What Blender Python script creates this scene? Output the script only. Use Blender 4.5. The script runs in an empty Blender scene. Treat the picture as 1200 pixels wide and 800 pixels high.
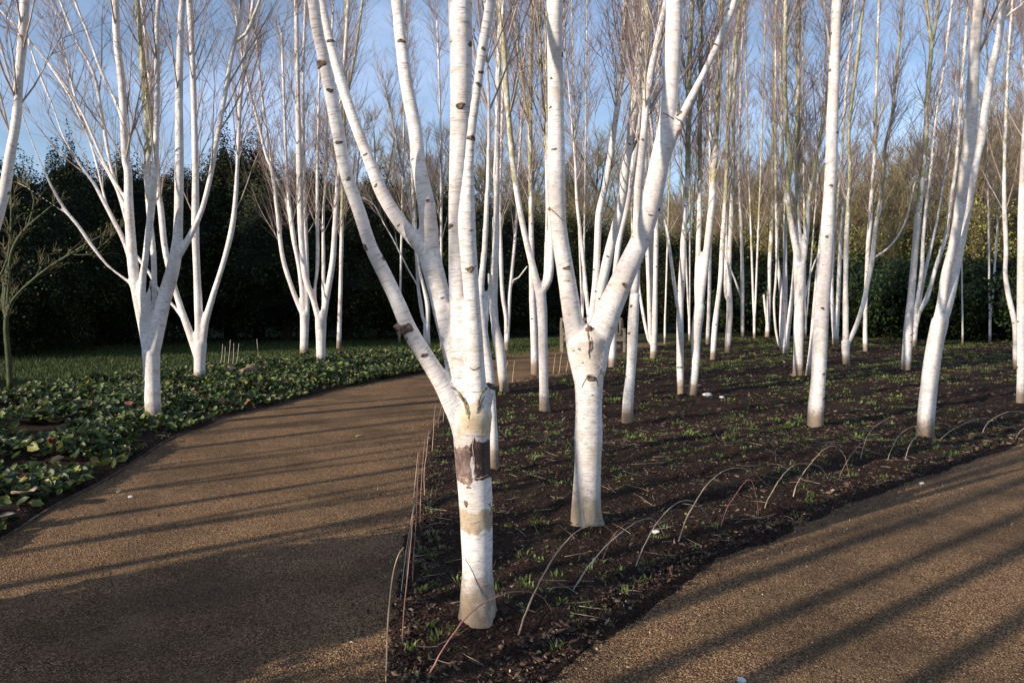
import bpy, math, random
import numpy as np
from mathutils import Vector, noise
R = math.radians
rng = np.random.default_rng(7)
random.seed(7)
scene = bpy.context.scene
COL = scene.collection

# ------------------------------------------------------------------ camera
F = 900.0; HORIZ = 350.0; EYE = 1.6
PITCH = math.atan((400 - HORIZ) / F)
cp, sp = math.cos(PITCH), math.sin(PITCH)
cam_d = bpy.data.cameras.new('camera'); cam = bpy.data.objects.new('camera', cam_d); COL.objects.link(cam)
cam.location = (0, 0, EYE); cam.rotation_euler = (R(90) - PITCH, 0, 0)
cam_d.sensor_width = 36; cam_d.lens = F / 1200 * 36; cam_d.clip_end = 2000; cam_d.clip_start = 0.05
scene.camera = cam

def ray(px, py):
    a = (px - 600) / F; b = -(py - 400) / F
    return np.array([a, cp + b * sp, -sp + b * cp])
def at(px, py, Y):
    d = ray(px, py); return np.array([0, 0, EYE]) + d * (Y / d[1])
def gnd(px, py):
    d = ray(px, py); t = EYE / -d[2]; return np.array([d[0] * t, d[1] * t, 0.0])
def proj(p):
    x, y, z = p[0], p[1], p[2] - EYE
    f = y * cp - z * sp; u = y * sp + z * cp
    return np.array([600 + F * x / f, 400 - F * u / f])

# ------------------------------------------------------------------ helpers
def tag(o, label=None, cat=None, group=None, kind=None):
    if label: o['label'] = label
    if cat: o['category'] = cat
    if group: o['group'] = group
    if kind: o['kind'] = kind
    return o
def empty(name, loc=(0, 0, 0)):
    o = bpy.data.objects.new(name, None); COL.objects.link(o); o.location = loc
    o.empty_display_size = 0.2
    return o
def mesh_obj(name, V, Fc, mats, parent=None, smooth=True, attrs=None, mi=None, normals=None):
    """V (n,3); Fc list of arrays (m,k); vertices are world coordinates, moved to the parent's frame"""
    me = bpy.data.meshes.new(name)
    V = np.asarray(V, dtype=np.float32).reshape(-1, 3)
    if parent is not None: V = V - np.array(parent.location, dtype=np.float32)
    if not isinstance(Fc, (list, tuple)): Fc = [Fc]
    Fc = [np.asarray(f, dtype=np.int32) for f in Fc if len(f)]
    loops = np.concatenate([f.ravel() for f in Fc])
    tot = np.concatenate([np.full(len(f), f.shape[1], dtype=np.int32) for f in Fc])
    start = np.concatenate([[0], np.cumsum(tot)[:-1]]).astype(np.int32)
    me.vertices.add(len(V)); me.vertices.foreach_set('co', V.ravel())
    me.loops.add(len(loops)); me.loops.foreach_set('vertex_index', loops)
    me.polygons.add(len(tot)); me.polygons.foreach_set('loop_start', start)
    if mi is not None: me.polygons.foreach_set('material_index', np.asarray(mi, dtype=np.int32))
    me.polygons.foreach_set('use_smooth', np.full(len(tot), smooth))
    me.update(calc_edges=True)
    if attrs:
        for k, a in attrs.items():
            a = np.asarray(a, dtype=np.float32)
            if a.ndim == 2:
                at_ = me.attributes.new(k, 'FLOAT_VECTOR', 'POINT'); at_.data.foreach_set('vector', a.ravel())
            else:
                at_ = me.attributes.new(k, 'FLOAT', 'POINT'); at_.data.foreach_set('value', a)
    if normals is not None:
        me.normals_split_custom_set_from_vertices([tuple(n) for n in normals])
    for m in (mats if isinstance(mats, (list, tuple)) else [mats]): me.materials.append(m)
    o = bpy.data.objects.new(name, me); COL.objects.link(o)
    if parent is not None: o.parent = parent
    return o
class Acc:
    def __init__(s): s.V = []; s.F = []; s.M = []; s.A = {}; s.n = 0
    def add(s, V, Fc, m=0, **at_):
        Fl = Fc if isinstance(Fc, list) else [Fc]
        for f in Fl:
            if len(f): s.F.append(np.asarray(f) + s.n); s.M.append(np.full(len(f), m))
        s.V.append(V)
        for k, a in at_.items(): s.A.setdefault(k, []).append(a)
        s.n += len(V)
    def build(s, name, mats, parent=None, smooth=True):
        at_ = {k: np.concatenate(a) for k, a in s.A.items()}
        return mesh_obj(name, np.concatenate(s.V), s.F, mats, parent, smooth, at_, np.concatenate(s.M))
def nrm(v): return v / (np.linalg.norm(v, axis=-1, keepdims=True) + 1e-9)

def catmull(P, n):
    P = np.asarray(P, float)
    Q = np.vstack([2 * P[0] - P[1], P, 2 * P[-1] - P[-2]])
    out = []
    for i in range(len(P) - 1):
        p0, p1, p2, p3 = Q[i:i + 4]
        k = max(1, int(n[i]) if hasattr(n, '__len__') else n)
        for j in range(k):
            t = j / k
            out.append(0.5 * ((2 * p1) + (-p0 + p2) * t + (2 * p0 - 5 * p1 + 4 * p2 - p3) * t * t + (-p0 + 3 * p1 - 3 * p2 + p3) * t ** 3))
    out.append(P[-1]); return np.array(out)
def frames(P):
    T = nrm(np.gradient(P, axis=0))
    e = np.array([1.0, 0, 0]); E1 = []; 
    for t in T:
        e = e - t * np.dot(e, t); e = e / (np.linalg.norm(e) + 1e-9); E1.append(e)
    E1 = np.array(E1); return T, E1, np.cross(T, E1)
def tube(P, r, sides=8, cap=True):
    P = np.asarray(P, float); r = np.asarray(r, float)
    T, E1, E2 = frames(P)
    a = np.arange(sides) * 2 * math.pi / sides
    V = P[:, None] + r[:, None, None] * (np.cos(a)[None, :, None] * E1[:, None] + np.sin(a)[None, :, None] * E2[:, None])
    n = len(P); i = np.arange(n - 1)[:, None] * sides; j = np.arange(sides)[None]; k = (j + 1) % sides
    Fq = np.stack([i + j, i + k, i + sides + k, i + sides + j], -1).reshape(-1, 4)
    V = V.reshape(-1, 3); Fl = [Fq]
    L = np.concatenate([[0], np.cumsum(np.linalg.norm(np.diff(P, axis=0), axis=1))])
    bark = np.stack([np.repeat(r, sides) * np.tile(np.cos(a), n), np.repeat(r, sides) * np.tile(np.sin(a), n), np.repeat(L, sides)], -1)
    if cap:
        V = np.vstack([V, P[:1], P[-1:]]); m = n * sides
        jj = np.arange(sides); kk = (jj + 1) % sides
        Fl.append(np.stack([kk, jj, np.full(sides, m)], -1)); Fl.append(np.stack([(n - 1) * sides + jj, (n - 1) * sides + kk, np.full(sides, m + 1)], -1))
        bark = np.vstack([bark, [[0, 0, 0]], [[0, 0, L[-1]]]])
    return V, Fl, bark
def batch_tubes(P, r, sides=3):
    """P (M,K,3) r (M,K)"""
    M, K, _ = P.shape
    D = nrm(P[:, -1] - P[:, 0]); h = np.where(np.abs(D[:, 2:3]) > 0.9, np.array([[1.0, 0, 0]]), np.array([[0, 0, 1.0]]))
    E1 = nrm(np.cross(D, h)); E2 = np.cross(D, E1)
    a = np.arange(sides) * 2 * math.pi / sides
    V = P[:, :, None] + r[:, :, None, None] * (np.cos(a)[None, None, :, None] * E1[:, None, None] + np.sin(a)[None, None, :, None] * E2[:, None, None])
    m = (np.arange(M) * K * sides)[:, None, None]; i = (np.arange(K - 1) * sides)[None, :, None]; j = np.arange(sides)[None, None]; k = (j + 1) % sides
    Fq = np.stack([m + i + j, m + i + k, m + i + sides + k, m + i + sides + j], -1).reshape(-1, 4)
    return V.reshape(-1, 3), Fq
def inpoly(x, y, poly):
    poly = np.asarray(poly); c = np.zeros(x.shape, bool); n = len(poly)
    for i in range(n):
        x1, y1 = poly[i][:2]; x2, y2 = poly[(i + 1) % n][:2]
        if y1 == y2: continue
        cond = ((y1 > y) != (y2 > y)) & (x < (x2 - x1) * (y - y1) / (y2 - y1) + x1)
        c ^= cond
    return c
def edist(x, y, poly):
    poly = np.asarray(poly); d = np.full(x.shape, 1e9); n = len(poly)
    for i in range(n):
        a = poly[i][:2]; b = poly[(i + 1) % n][:2]; ab = b - a
        t = np.clip(((x - a[0]) * ab[0] + (y - a[1]) * ab[1]) / (ab @ ab + 1e-9), 0, 1)
        d = np.minimum(d, np.hypot(x - a[0] - t * ab[0], y - a[1] - t * ab[1]))
    return d

# ------------------------------------------------------------------ materials
class NT:
    def __init__(s, name):
        s.m = bpy.data.materials.new(name); s.m.use_nodes = True; s.t = s.m.node_tree
        s.t.nodes.clear(); s.out = s.n('ShaderNodeOutputMaterial'); s.b = s.n('ShaderNodeBsdfPrincipled')
        s.l(s.b.outputs[0], s.out.inputs[0])
    def n(s, typ, **kw):
        x = s.t.nodes.new(typ)
        for k, v in kw.items(): setattr(x, k, v)
        return x
    def l(s, a, b): s.t.links.new(a, b)
    def attr(s, name, out='Vector'):
        a = s.n('ShaderNodeAttribute', attribute_name=name); return a.outputs[out]
    def scale(s, v, sc):
        x = s.n('ShaderNodeVectorMath', operation='MULTIPLY'); s.l(v, x.inputs[0]); x.inputs[1].default_value = sc; return x.outputs[0]
    def noise(s, v, scale=1, detail=4, rough=0.5, out=0, dist=0):
        x = s.n('ShaderNodeTexNoise'); s.l(v, x.inputs['Vector']); x.inputs['Scale'].default_value = scale
        x.inputs['Detail'].default_value = detail; x.inputs['Roughness'].default_value = rough; x.inputs['Distortion'].default_value = dist
        return x.outputs[out]
    def vor(s, v, scale=1, feature='F1', out='Distance', rnd=1):
        x = s.n('ShaderNodeTexVoronoi', feature=feature); s.l(v, x.inputs['Vector']); x.inputs['Scale'].default_value = scale
        x.inputs['Randomness'].default_value = rnd
        return x.outputs[out]
    def math(s, op, a, b=0.5, c=None):
        x = s.n('ShaderNodeMath', operation=op)
        for i, q in enumerate((a, b, c)):
            if q is None: continue
            if isinstance(q, (int, float)): x.inputs[i].default_value = q
            else: s.l(q, x.inputs[i])
        return x.outputs[0]
    def step(s, v, a, b, o0=0.0, o1=1.0):
        x = s.n('ShaderNodeMapRange', clamp=True, interpolation_type='SMOOTHSTEP'); s.l(v, x.inputs[0])
        x.inputs[1].default_value = a; x.inputs[2].default_value = b; x.inputs[3].default_value = o0; x.inputs[4].default_value = o1
        return x.outputs[0]
    def mix(s, f, a, b):
        x = s.n('ShaderNodeMix', data_type='RGBA')
        if isinstance(f, (int, float)): x.inputs[0].default_value = f
        else: s.l(f, x.inputs[0])
        for i, q in ((6, a), (7, b)):
            if isinstance(q, tuple): x.inputs[i].default_value = (*q, 1)
            else: s.l(q, x.inputs[i])
        return x.outputs[2]
    def ramp(s, v, stops):
        x = s.n('ShaderNodeValToRGB'); s.l(v, x.inputs[0]); e = x.color_ramp.elements
        while len(e) < len(stops): e.new(0.5)
        for k, (p, c) in zip(e, stops): k.position = p; k.color = (*c, 1)
        return x.outputs[0]
    def bump(s, h, strength=0.3, dist=0.01):
        x = s.n('ShaderNodeBump'); x.inputs['Strength'].default_value = strength; x.inputs['Distance'].default_value = dist
        s.l(h, x.inputs['Height']); s.l(x.outputs[0], s.b.inputs['Normal'])
    def fin(s, col, rough=0.8, spec=0.3):
        if isinstance(col, tuple): s.b.inputs['Base Color'].default_value = (*col, 1)
        else: s.l(col, s.b.inputs['Base Color'])
        if isinstance(rough, (int, float)): s.b.inputs['Roughness'].default_value = rough
        else: s.l(rough, s.b.inputs['Roughness'])
        s.b.inputs['Specular IOR Level'].default_value = spec
        return s.m

def bark_mat(name, mossy=0.0, bands=()):
    t = NT(name)
    b = t.attr('bark'); pos = t.n('ShaderNodeNewGeometry').outputs['Position']
    oi = t.n('ShaderNodeObjectInfo').outputs['Random']
    sep = t.n('ShaderNodeSeparateXYZ'); t.l(b, sep.inputs[0]); along = sep.outputs[2]
    off = t.n('ShaderNodeVectorMath', operation='ADD'); t.l(b, off.inputs[0])
    cmb = t.n('ShaderNodeCombineXYZ'); t.l(t.math('MULTIPLY', oi, 40.0), cmb.inputs[2]); t.l(cmb.outputs[0], off.inputs[1]); b2 = off.outputs[0]
    big = t.noise(t.scale(b2, (5, 5, 2.2)), 1, 3)
    col = t.mix(t.step(big, 0.38, 0.68), (0.82, 0.785, 0.75), (0.63, 0.57, 0.53))
    mot = t.noise(t.scale(b2, (22, 22, 30)), 1, 5, 0.65)
    col = t.mix(t.step(mot, 0.42, 0.72, 0, 0.55), col, (0.42, 0.36, 0.31))
    tan = t.noise(t.scale(b2, (4, 4, 6)), 1, 5, 0.6)
    col = t.mix(t.step(tan, 0.56, 0.68, 0, 0.45), col, (0.52, 0.39, 0.27))
    str_ = t.noise(t.scale(b2, (14, 14, 150)), 1, 2, 0.5)
    col = t.mix(t.step(str_, 0.57, 0.70, 0, 0.6), col, (0.30, 0.22, 0.17))
    # lenticels: short dark dashes
    le = t.noise(t.scale(b2, (20, 20, 300)), 1, 1, 0.5)
    lm = t.math('MULTIPLY', t.step(le, 0.66, 0.71), t.step(mot, 0.40, 0.55, 0.2, 1))
    col = t.mix(t.math('MULTIPLY', lm, 0.62), col, (0.17, 0.12, 0.09))
    # peeled dark flecks
    pe = t.vor(t.scale(b2, (9, 9, 26)), 1)
    pm = t.math('MULTIPLY', t.step(pe, 0.16, 0.10), t.step(tan, 0.50, 0.62))
    col = t.mix(t.math('MULTIPLY', pm, 0.8), col, (0.10, 0.07, 0.05))
    # algae on stems
    ms = t.attr('moss', 'Fac')
    mn = t.noise(t.scale(b2, (9, 9, 3.5)), 1, 5, 0.7)
    mm = t.step(t.math('ADD', mn, t.math('MULTIPLY', t.math('SUBTRACT', ms, 0.5), 0.40)), 0.50, 0.64)
    col = t.mix(t.math('MULTIPLY', mm, t.step(ms, 0.0, 0.25, 0, 0.85)), col, t.mix(t.step(mot, 0.35, 0.65), (0.36, 0.33, 0.11), (0.20, 0.19, 0.07)))
    # splashed soil at the foot
    sz = t.n('ShaderNodeSeparateXYZ'); t.l(pos, sz.inputs[0])
    dz = t.math('SUBTRACT', sz.outputs[2], t.math('MULTIPLY', t.noise(pos, 7, 4), 0.45))
    col = t.mix(t.step(dz, 0.06, -0.20, 0, 0.75), col, (0.22, 0.15, 0.09))
    dz2 = t.math('SUBTRACT', sz.outputs[2], t.math('MULTIPLY', t.noise(pos, 17, 6, 0.75), 0.30)); col = t.mix(t.step(dz2, 0.22, 0.02, 0, 0.8), col, (0.17, 0.115, 0.07))
    gf = t.noise(pos, 11, 5, .7); col = t.mix(t.math('MULTIPLY', t.step(gf, .52, .64, 0, .75), t.step(sz.outputs[2], .55, .08)), col, (0.24, 0.20, 0.13))
    wob = t.math('MULTIPLY', t.math('SUBTRACT', t.noise(t.scale(b2, (18, 18, 10)), 1, 3), 0.5), 0.085)
    wob = t.math('ADD', wob, t.math('MULTIPLY', t.math('SUBTRACT', t.noise(t.scale(b2, (70, 70, 45)), 1, 4, .7), 0.5), 0.05))
    al = t.math('ADD', along, wob)
    for (a0, a1, c0, c1, amt, side, sf) in bands:
        m_ = t.math('MULTIPLY', t.step(al, a0 - sf, a0 + sf), t.step(al, a1 + sf, a1 - sf))
        if side is not None:
            sx = t.math('ADD', t.math('MULTIPLY', sep.outputs[0], side[0]), t.math('MULTIPLY', sep.outputs[1], side[1]))
            m_ = t.math('MULTIPLY', m_, t.step(t.math('ADD', sx, wob), side[2] - sf * 1.2, side[2] + sf * 1.2))
        bc = t.mix(t.step(t.noise(t.scale(b2, (30, 30, 14)), 1, 5, 0.7), 0.4, 0.62), c0, c1)
        col = t.mix(t.math('MULTIPLY', m_, amt), col, bc)
    h = t.math('ADD', t.math('MULTIPLY', str_, 0.6), t.math('MULTIPLY', mot, 0.8)); h = t.math('SUBTRACT', h, t.math('MULTIPLY', lm, 0.4))
    t.bump(h, 0.55, 0.006)
    return t.fin(col, 0.62, 0.3)

def leaf_mat(name, stops, rough=0.6, spec=0.3, trans=0.0):
    t = NT(name); r = t.attr('rnd', 'Fac')
    m = t.fin(t.ramp(r, stops), rough, spec)
    if trans:
        tr = t.n('ShaderNodeBsdfTranslucent'); t.l(t.ramp(r, stops), tr.inputs[0])
        mx = t.n('ShaderNodeMixShader'); mx.inputs[0].default_value = trans
        t.l(t.b.outputs[0], mx.inputs[1]); t.l(tr.outputs[0], mx.inputs[2]); t.l(mx.outputs[0], t.out.inputs[0])
    return m
def plain(name, c0, c1, sc=20, rough=0.8, spec=0.3, bump=0.3, stretch=(1, 1, 1)):
    t = NT(name); o = t.n('ShaderNodeTexCoord').outputs['Object']; n = t.noise(t.scale(o, stretch), sc, 6, 0.65)
    t.bump(n, bump, 0.01); return t.fin(t.mix(t.step(n, 0.35, 0.65), c0, c1), rough, spec)

BARK = bark_mat('birch_bark')
SCAR = plain('scar_bark', (0.07, 0.048, 0.038), (0.24, 0.17, 0.13), 60, 0.9, 0.2, 0.8)
BRANCH = plain('birch_branch', (0.46, 0.40, 0.36), (0.26, 0.21, 0.17), 6, 0.7)
TWIG = plain('birch_twig', (0.31, 0.22, 0.19), (0.20, 0.14, 0.125), 3, 0.6)

def path_mat():
    t = NT('resin_gravel'); p = t.n('ShaderNodeNewGeometry').outputs['Position']
    v = t.n('ShaderNodeTexVoronoi'); t.l(p, v.inputs['Vector']); v.inputs['Scale'].default_value = 160
    sepc = t.n('ShaderNodeSeparateColor'); t.l(v.outputs['Color'], sepc.inputs[0])
    grain = t.ramp(sepc.outputs[0], [(0, (0.016, 0.009, 0.005)), (0.35, (0.130, 0.067, 0.036)), (0.7, (0.26, 0.144, 0.078)), (0.9, (0.45, 0.28, 0.145)), (1, (0.66, 0.47, 0.23))])
    v2 = t.n('ShaderNodeTexVoronoi'); t.l(p, v2.inputs['Vector']); v2.inputs['Scale'].default_value = 52
    s2 = t.n('ShaderNodeSeparateColor'); t.l(v2.outputs['Color'], s2.inputs[0])
    col = t.mix(t.math('MULTIPLY', t.step(v2.outputs['Distance'], 0.24, 0.16), t.step(s2.outputs[0], 0.72, 0.8, 0, .85)), grain, (0.60, 0.42, 0.23))
    big = t.noise(p, 0.9, 5, 0.6)
    col = t.mix(t.step(big, 0.38, 0.66, 0, 0.6), col, (0.050, 0.036, 0.022))
    pat = t.noise(t.scale(p, (1, 1, 1)), 2.3, 6, 0.7); col = t.mix(t.step(pat, 0.52, 0.66, 0, 0.30), col, (0.30, 0.19, 0.105))
    mid = t.noise(p, 5, 5, 0.6)
    col = t.mix(t.step(mid, 0.45, 0.7, 0, 0.3), col, (0.21, 0.135, 0.06))
    h = t.math('SUBTRACT', 1.0, v.outputs['Distance']); h = t.math('ADD', h, t.math('MULTIPLY', t.step(v2.outputs['Distance'], 0.5, 0.1), 0.8))
    t.bump(h, 0.9, 0.010)
    return t.fin(col, 0.88, 0.12)
def soil_mat():
    t = NT('dark_mulch'); p = t.n('ShaderNodeNewGeometry').outputs['Position']
    n = t.noise(p, 45, 6, 0.7); v = t.vor(p, 60, out='Distance'); big = t.noise(p, 1.6, 4)
    col = t.mix(t.step(n, 0.35, 0.7), (0.010, 0.006, 0.005), (0.075, 0.043, 0.031))
    col = t.mix(t.step(big, 0.45, 0.7, 0, 0.6), col, (0.045, 0.032, 0.022))
    t.bump(t.math('ADD', n, t.math('MULTIPLY', v, 0.6)), 1.0, 0.03)
    return t.fin(col, 0.95, 0.08)
def grass_ground():
    t = NT('rough_grass'); p = t.n('ShaderNodeNewGeometry').outputs['Position']
    n = t.noise(p, 9, 6, 0.7)
    col = t.mix(t.step(n, 0.35, 0.7), (0.022, 0.026, 0.010), (0.060, 0.075, 0.024))
    t.bump(n, 0.8, 0.05)
    return t.fin(col, 0.9, 0.2)
PATH = path_mat(); SOIL = soil_mat(); GRASSG = grass_ground()
CHIP = leaf_mat('mulch_chip', [(0, (0.010, 0.007, 0.006)), (0.65, (0.065, 0.039, 0.029)), (0.93, (0.14, 0.085, 0.06)), (1, (0.28, 0.21, 0.15))], 0.85, 0.25)
PEB = leaf_mat('loose_gravel', [(0, (0.06, 0.04, 0.03)), (0.6, (0.22, 0.14, 0.085)), (1, (0.62, 0.48, 0.30))], 0.6, 0.4)
SPROUT = leaf_mat('bulb_shoots', [(0, (0.05, 0.075, 0.02)), (0.7, (0.14, 0.19, 0.045)), (1, (0.34, 0.38, 0.08))], 0.5, 0.4, 0.25)
GRASSB = leaf_mat('grass_blade', [(0, (0.02, 0.03, 0.01)), (0.7, (0.060, 0.085, 0.022)), (1, (0.18, 0.22, 0.045))], 0.6, 0.2, 0.2)
COVER = leaf_mat('ground_leaf', [(0, (0.015, 0.026, 0.010)), (0.45, (0.040, 0.062, 0.018)), (0.88, (0.12, 0.16, 0.035)), (0.96, (0.25, 0.24, 0.06)), (1, (0.20, 0.09, 0.06))], 0.5, 0.4, 0.2)
YEW = leaf_mat('yew_leaf', [(0, (0.006, 0.009, 0.004)), (0.7, (0.022, 0.030, 0.010)), (1, (0.13, 0.13, 0.035))], 0.7, 0.15)
LAUREL = leaf_mat('laurel_leaf', [(0, (0.004, 0.008, 0.003)), (0.7, (0.012, 0.026, 0.006)), (1, (0.06, 0.10, 0.016))], 0.6, 0.2)
OLIVE = leaf_mat('olive_scrub', [(0, (0.12, 0.115, 0.035)), (0.6, (0.27, 0.26, 0.075)), (1, (0.46, 0.44, 0.13))], 0.7, 0.2, 0.2)
WOODB = plain('dull_bark', (0.10, 0.08, 0.055), (0.05, 0.04, 0.03), 8, 0.9, 0.1)
WTWIG = plain('woodland_twig', (0.30, 0.245, 0.145), (0.19, 0.15, 0.09), 0.4, 0.8, 0.2)
GREENBARK = plain('green_bark', (0.060, 0.075, 0.022), (0.03, 0.036, 0.014), 8, 0.6, 0.3)

# ------------------------------------------------------------------ birches
class Path3:
    def __init__(s, P, r): s.P = P; s.r = r
def trace(pts, Y0, lean, parent=None, H=None, top=None, seed=0, near=False, via=None):
    """pts: (px, py, width px); lean: metres of depth gained per metre of height"""
    P = []; r = []
    z0 = None; Ys = Y0
    if parent is not None:
        sc = np.array([proj(q) for q in parent.P]); d = np.hypot(*(sc - np.array(pts[0][:2])).T); k = int(np.argmin(d))
        # step back down the parent so that the branch leaves it smoothly
        kk = k
        while kk > 0 and np.linalg.norm(parent.P[kk] - parent.P[k]) < parent.r[k] * 2.2: kk -= 1
        P.append(parent.P[kk]); rw = pts[0][2] / 2 / F * parent.P[kk][1]; r.append(parent.r[kk] * 0.84 if rw > parent.r[kk] * .45 else min(parent.r[kk] * .6, rw * 1.1)); Ys = parent.P[k][1]; z0 = parent.P[k][2]
    if via is not None:
        q0 = at(pts[0][0], pts[0][1], via[0][1] + lean * .1); rs_ = min(via[1] * .8, pts[0][2] / 2 / F * via[0][1]); dv = q0 - via[0]
        if dv[2] > via[1] * .6:
            dv = dv - via[2] * np.dot(dv, via[2]); ln = np.linalg.norm(dv); P.append(via[0] + dv / max(ln, 1e-6) * min(ln, (via[1] - rs_) * .9)); r.append(rs_ * 1.08)
    for (x, y, w) in pts:
        q = at(x, y, Ys)
        if z0 is None: z0 = q[2]
        for _ in range(3):
            Y = Ys + lean * (q[2] - z0); q = at(x, y, Y)
        P.append(q); r.append(w / 2 / F * q[1])
    P = np.array(P); r = np.array(r)
    # widths measured across: correct for slant
    T = nrm(np.gradient(P, axis=0)); r = r * np.clip(np.abs(T[:, 2]) ** 0.5, 0.75, 1) * 0.93
    if H is not None and P[-1][2] < H:
        d = nrm(P[-1] - P[-2]); q = P[-1].copy(); rr = r[-1]; L = H - q[2]; n = max(2, int(L / 0.8)); rs = random.Random(seed)
        newP = []; newr = []
        for i in range(n):
            d = nrm(d * 0.9 + np.array([0, 0, 0.12]) + np.array([rs.uniform(-.05, .05), rs.uniform(-.05, .05), 0]))
            q = q + d * L / n; newP.append(q.copy()); newr.append(rr * (1 - (i + 1) / n) ** 0.8 + 0.004)
        P = np.vstack([P, newP]); r = np.concatenate([r, newr])
    seg = np.linalg.norm(np.diff(P, axis=0), axis=1); n = np.maximum(1, np.ceil(seg / (0.06 if near else 0.18))).astype(int)
    C = catmull(np.hstack([P, r[:, None]]), n)
    C[:, 3] = np.maximum(C[:, 3], 0.003)
    rs = np.random.default_rng(seed + 5)
    w = np.interp(np.arange(len(C)), np.arange(0, len(C), 3), rs.normal(0, 1, len(np.arange(0, len(C), 3))))
    C[:, 3] *= 1 + 0.035 * w
    C[1:, 0] += 0.0
    return Path3(C[:, :3], C[:, 3])

def scars_on(path, rs, acc, step, zmin, zmax, sides=6, sc=1.0):
    L = np.concatenate([[0], np.cumsum(np.linalg.norm(np.diff(path.P, axis=0), axis=1))])
    s = rs.uniform(0, step)
    while s < L[-1]:
        k = min(len(L) - 2, int(np.searchsorted(L, s))); p = path.P[k]; r = path.r[k]
        if zmin < p[2] < zmax and r > 0.006:
            t = nrm(path.P[min(k + 1, len(L) - 1)] - path.P[max(k - 1, 0)])
            az = rs.uniform(0, 6.283); o = np.array([math.cos(az), math.sin(az), 0]); o = nrm(o - t * np.dot(o, t))
            scar_geo(acc, p, r, t, o, min(0.024, r * rs.uniform(0.28, 0.5)) * sc, sides)
        s += step * rs.uniform(0.4, 1.6)
def scar_geo(acc, p, r, t, o, size, sides=8, tall=0.8, out=0.45):
    e = np.cross(t, o); a = np.arange(sides) * 2 * math.pi / sides; rings = []
    jr = 1 + 0.22 * np.sin(a * 2 + p[2] * 91) + 0.16 * np.sin(a * 3 + p[0] * 77 + p[2] * 40)
    # sinks into the round of the stem so that only its face shows
    for (f, h) in ((1.2, -0.55), (0.95, 0.0), (0.70, out * .75), (0.42, out * 0.35)):
        w_ = size * f * jr[:, None] * np.cos(a)[:, None]
        drop = r - np.sqrt(np.maximum(r * r - np.minimum(np.abs(w_), r * .95) ** 2, 0))
        rings.append(p + o * (r + size * h - drop) + w_ * e * 1.1 + size * f * jr[:, None] * np.sin(a)[:, None] * t * tall)
    V = np.vstack(rings + [[p + o * (r + size * out * 0.2)]]); n = 3
    j = np.arange(sides); k = (j + 1) % sides; Fq = np.concatenate([np.stack([i * sides + j, i * sides + k, (i + 1) * sides + k, (i + 1) * sides + j], -1) for i in range(n)])
    Ft = np.stack([n * sides + j, n * sides + k, np.full(sides, len(V) - 1)], -1)
    acc.add(V, [Fq, Ft], 1, bark=np.zeros((len(V), 3)), moss=np.zeros(len(V)))

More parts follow.
